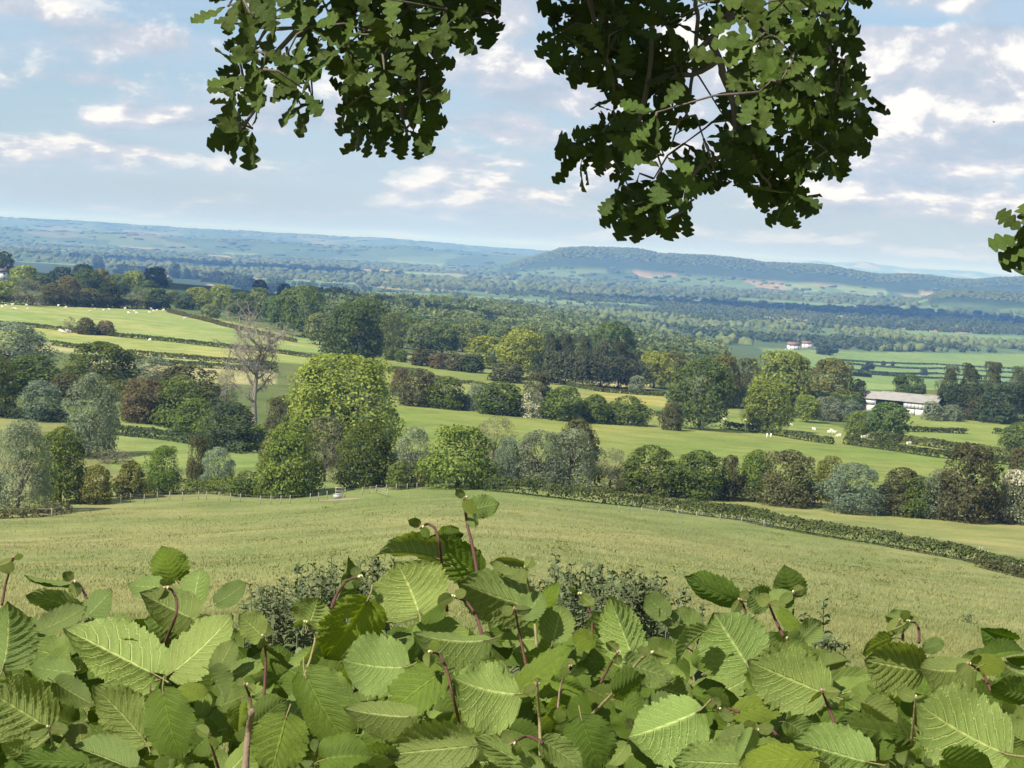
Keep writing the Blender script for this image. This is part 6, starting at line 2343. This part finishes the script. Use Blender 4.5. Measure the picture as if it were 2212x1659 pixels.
    P = P[keep]
    Vs, Fs, Ls = [], [], []
    off = 0
    for i, p in enumerate(P):
        V, F, l = OGL[i % 7]
        Rm = np.array(Quaternion(rng.normal(0, 1, 4)).normalized().to_matrix()) * rng.uniform(.085, .12)
        Vs.append(V[:, :] @ Rm.T + p - base)
        Fs.append(F + off)
        Ls.append(l)
        off += len(V)
    # more crown round the trunk
    for i in range(1400):
        d = rng.normal(0, 1, 3)
        d /= np.linalg.norm(d)
        p = np.array([0.2, .3, 5.2]) + d * np.array([2.8, 2.4, 2.0]) * rng.uniform(.6, 1) ** .5
        V, F, l = OGL[i % 7]
        Rm = np.array(Quaternion(rng.normal(0, 1, 4)).normalized().to_matrix()) * .16
        Vs.append(V @ Rm.T + p)
        Fs.append(F + off)
        Ls.append(l)
        off += len(V)
    # unseen canopy overhead, added to cut sky light, right of the sun's path
    can = np.stack([rng.uniform(-.7, 5.0, 4800), rng.uniform(-4.5, 3.9, 4800), rng.uniform(2.3, 5.6, 4800)], -1)
    ok = np.ones(len(can), bool)
    for c in litp:
        v = can - c
        t_ = v @ S
        ok &= np.linalg.norm(v - t_[:, None] * S, axis=1) > .16
    for i, p in enumerate(can[ok]):
        V, F, l = OGL[i % 7]
        Rm = np.array(Quaternion(rng.normal(0, 1, 4)).normalized().to_matrix()) * .21
        Vs.append(V @ Rm.T + p - base)
        Fs.append(F + off)
        Ls.append(l)
        off += len(V)
    for i in range(5200):
        p = np.array([rng.uniform(-2.6, 3.2), rng.uniform(4.3, 9.0), 0])
        p[2] = .155 * p[1] + .30 + rng.uniform(0, 1.5)
        V, F, l = OGL[i % 7]
        Rm = np.array(Quaternion(rng.normal(0, 1, 4)).normalized().to_matrix()) * .13
        q_ = V @ Rm.T + p
        if project(q_)[1].max() > -25:
            continue
        Vs.append(q_ - base)
        Fs.append(F + off)
        Ls.append(l)
        off += len(V)
    o = link('crown', mesh_np('crown', np.vstack(Vs), np.vstack(Fs), OAKL, True, {'luv': ('FLOAT_VECTOR', np.vstack(Ls))}), oak)
    o['kind'] = 'stuff'
    print('oak crown leaves', len(P), 'hanging', len(leaves))


oak_tree()

# ------------------------------------------------------------------ bird
pb = at(2147, 264, 120)
b = MB()
b.tube([(-.22, 0, 0), (-.1, 0, .01), (.05, 0, .015), (.16, 0, .01), (.2, 0, 0)], [.01, .045, .055, .035, .01], 7)
b.add([(-.06, 0, .03), (.08, 0, .03), (.02, .32, .16), (-.08, .30, .15), (.0, -.32, .14), (-.1, -.30, .13)], [(0, 1, 2, 3), (1, 0, 5, 4)])
o = link('bird', b.mesh('bird', simple('bird_feather', (.05, .045, .04))))
o.location = pb
o.rotation_euler = (0, 0, 2.4)
o.scale = (.45, .45, .45)
tag(o, 'small dark bird flying in the sky at the upper right', 'bird')

# ------------------------------------------------------------------ haze
HM, t = mat_new('haze_air')
pv = t.n('ShaderNodeVolumePrincipled')
pv.inputs['Density'].default_value = .92e-4
pv.inputs['Color'].default_value = (.20, .45, 1.0, 1)
pv.inputs['Absorption Color'].default_value = (1, 1, 1, 1)
pv.inputs['Anisotropy'].default_value = 0.0
ho = t.n('ShaderNodeOutputMaterial')
t.l(pv.outputs[0], ho.inputs['Volume'])
co = np.empty(len(gme.vertices) * 3, dtype=np.float32)
gme.vertices.foreach_get('co', co)
zz = co.reshape(-1, 3)[:, 2]
hb = MB().box((-34600, -34600, float(zz.min()) - 1.0), (34600, 34600, float(zz.max()) + 25.0)).mesh('haze', HM)
haze = link('haze', hb)
tag(haze, 'thin blue summer haze filling the valley air', 'haze', kind='stuff')
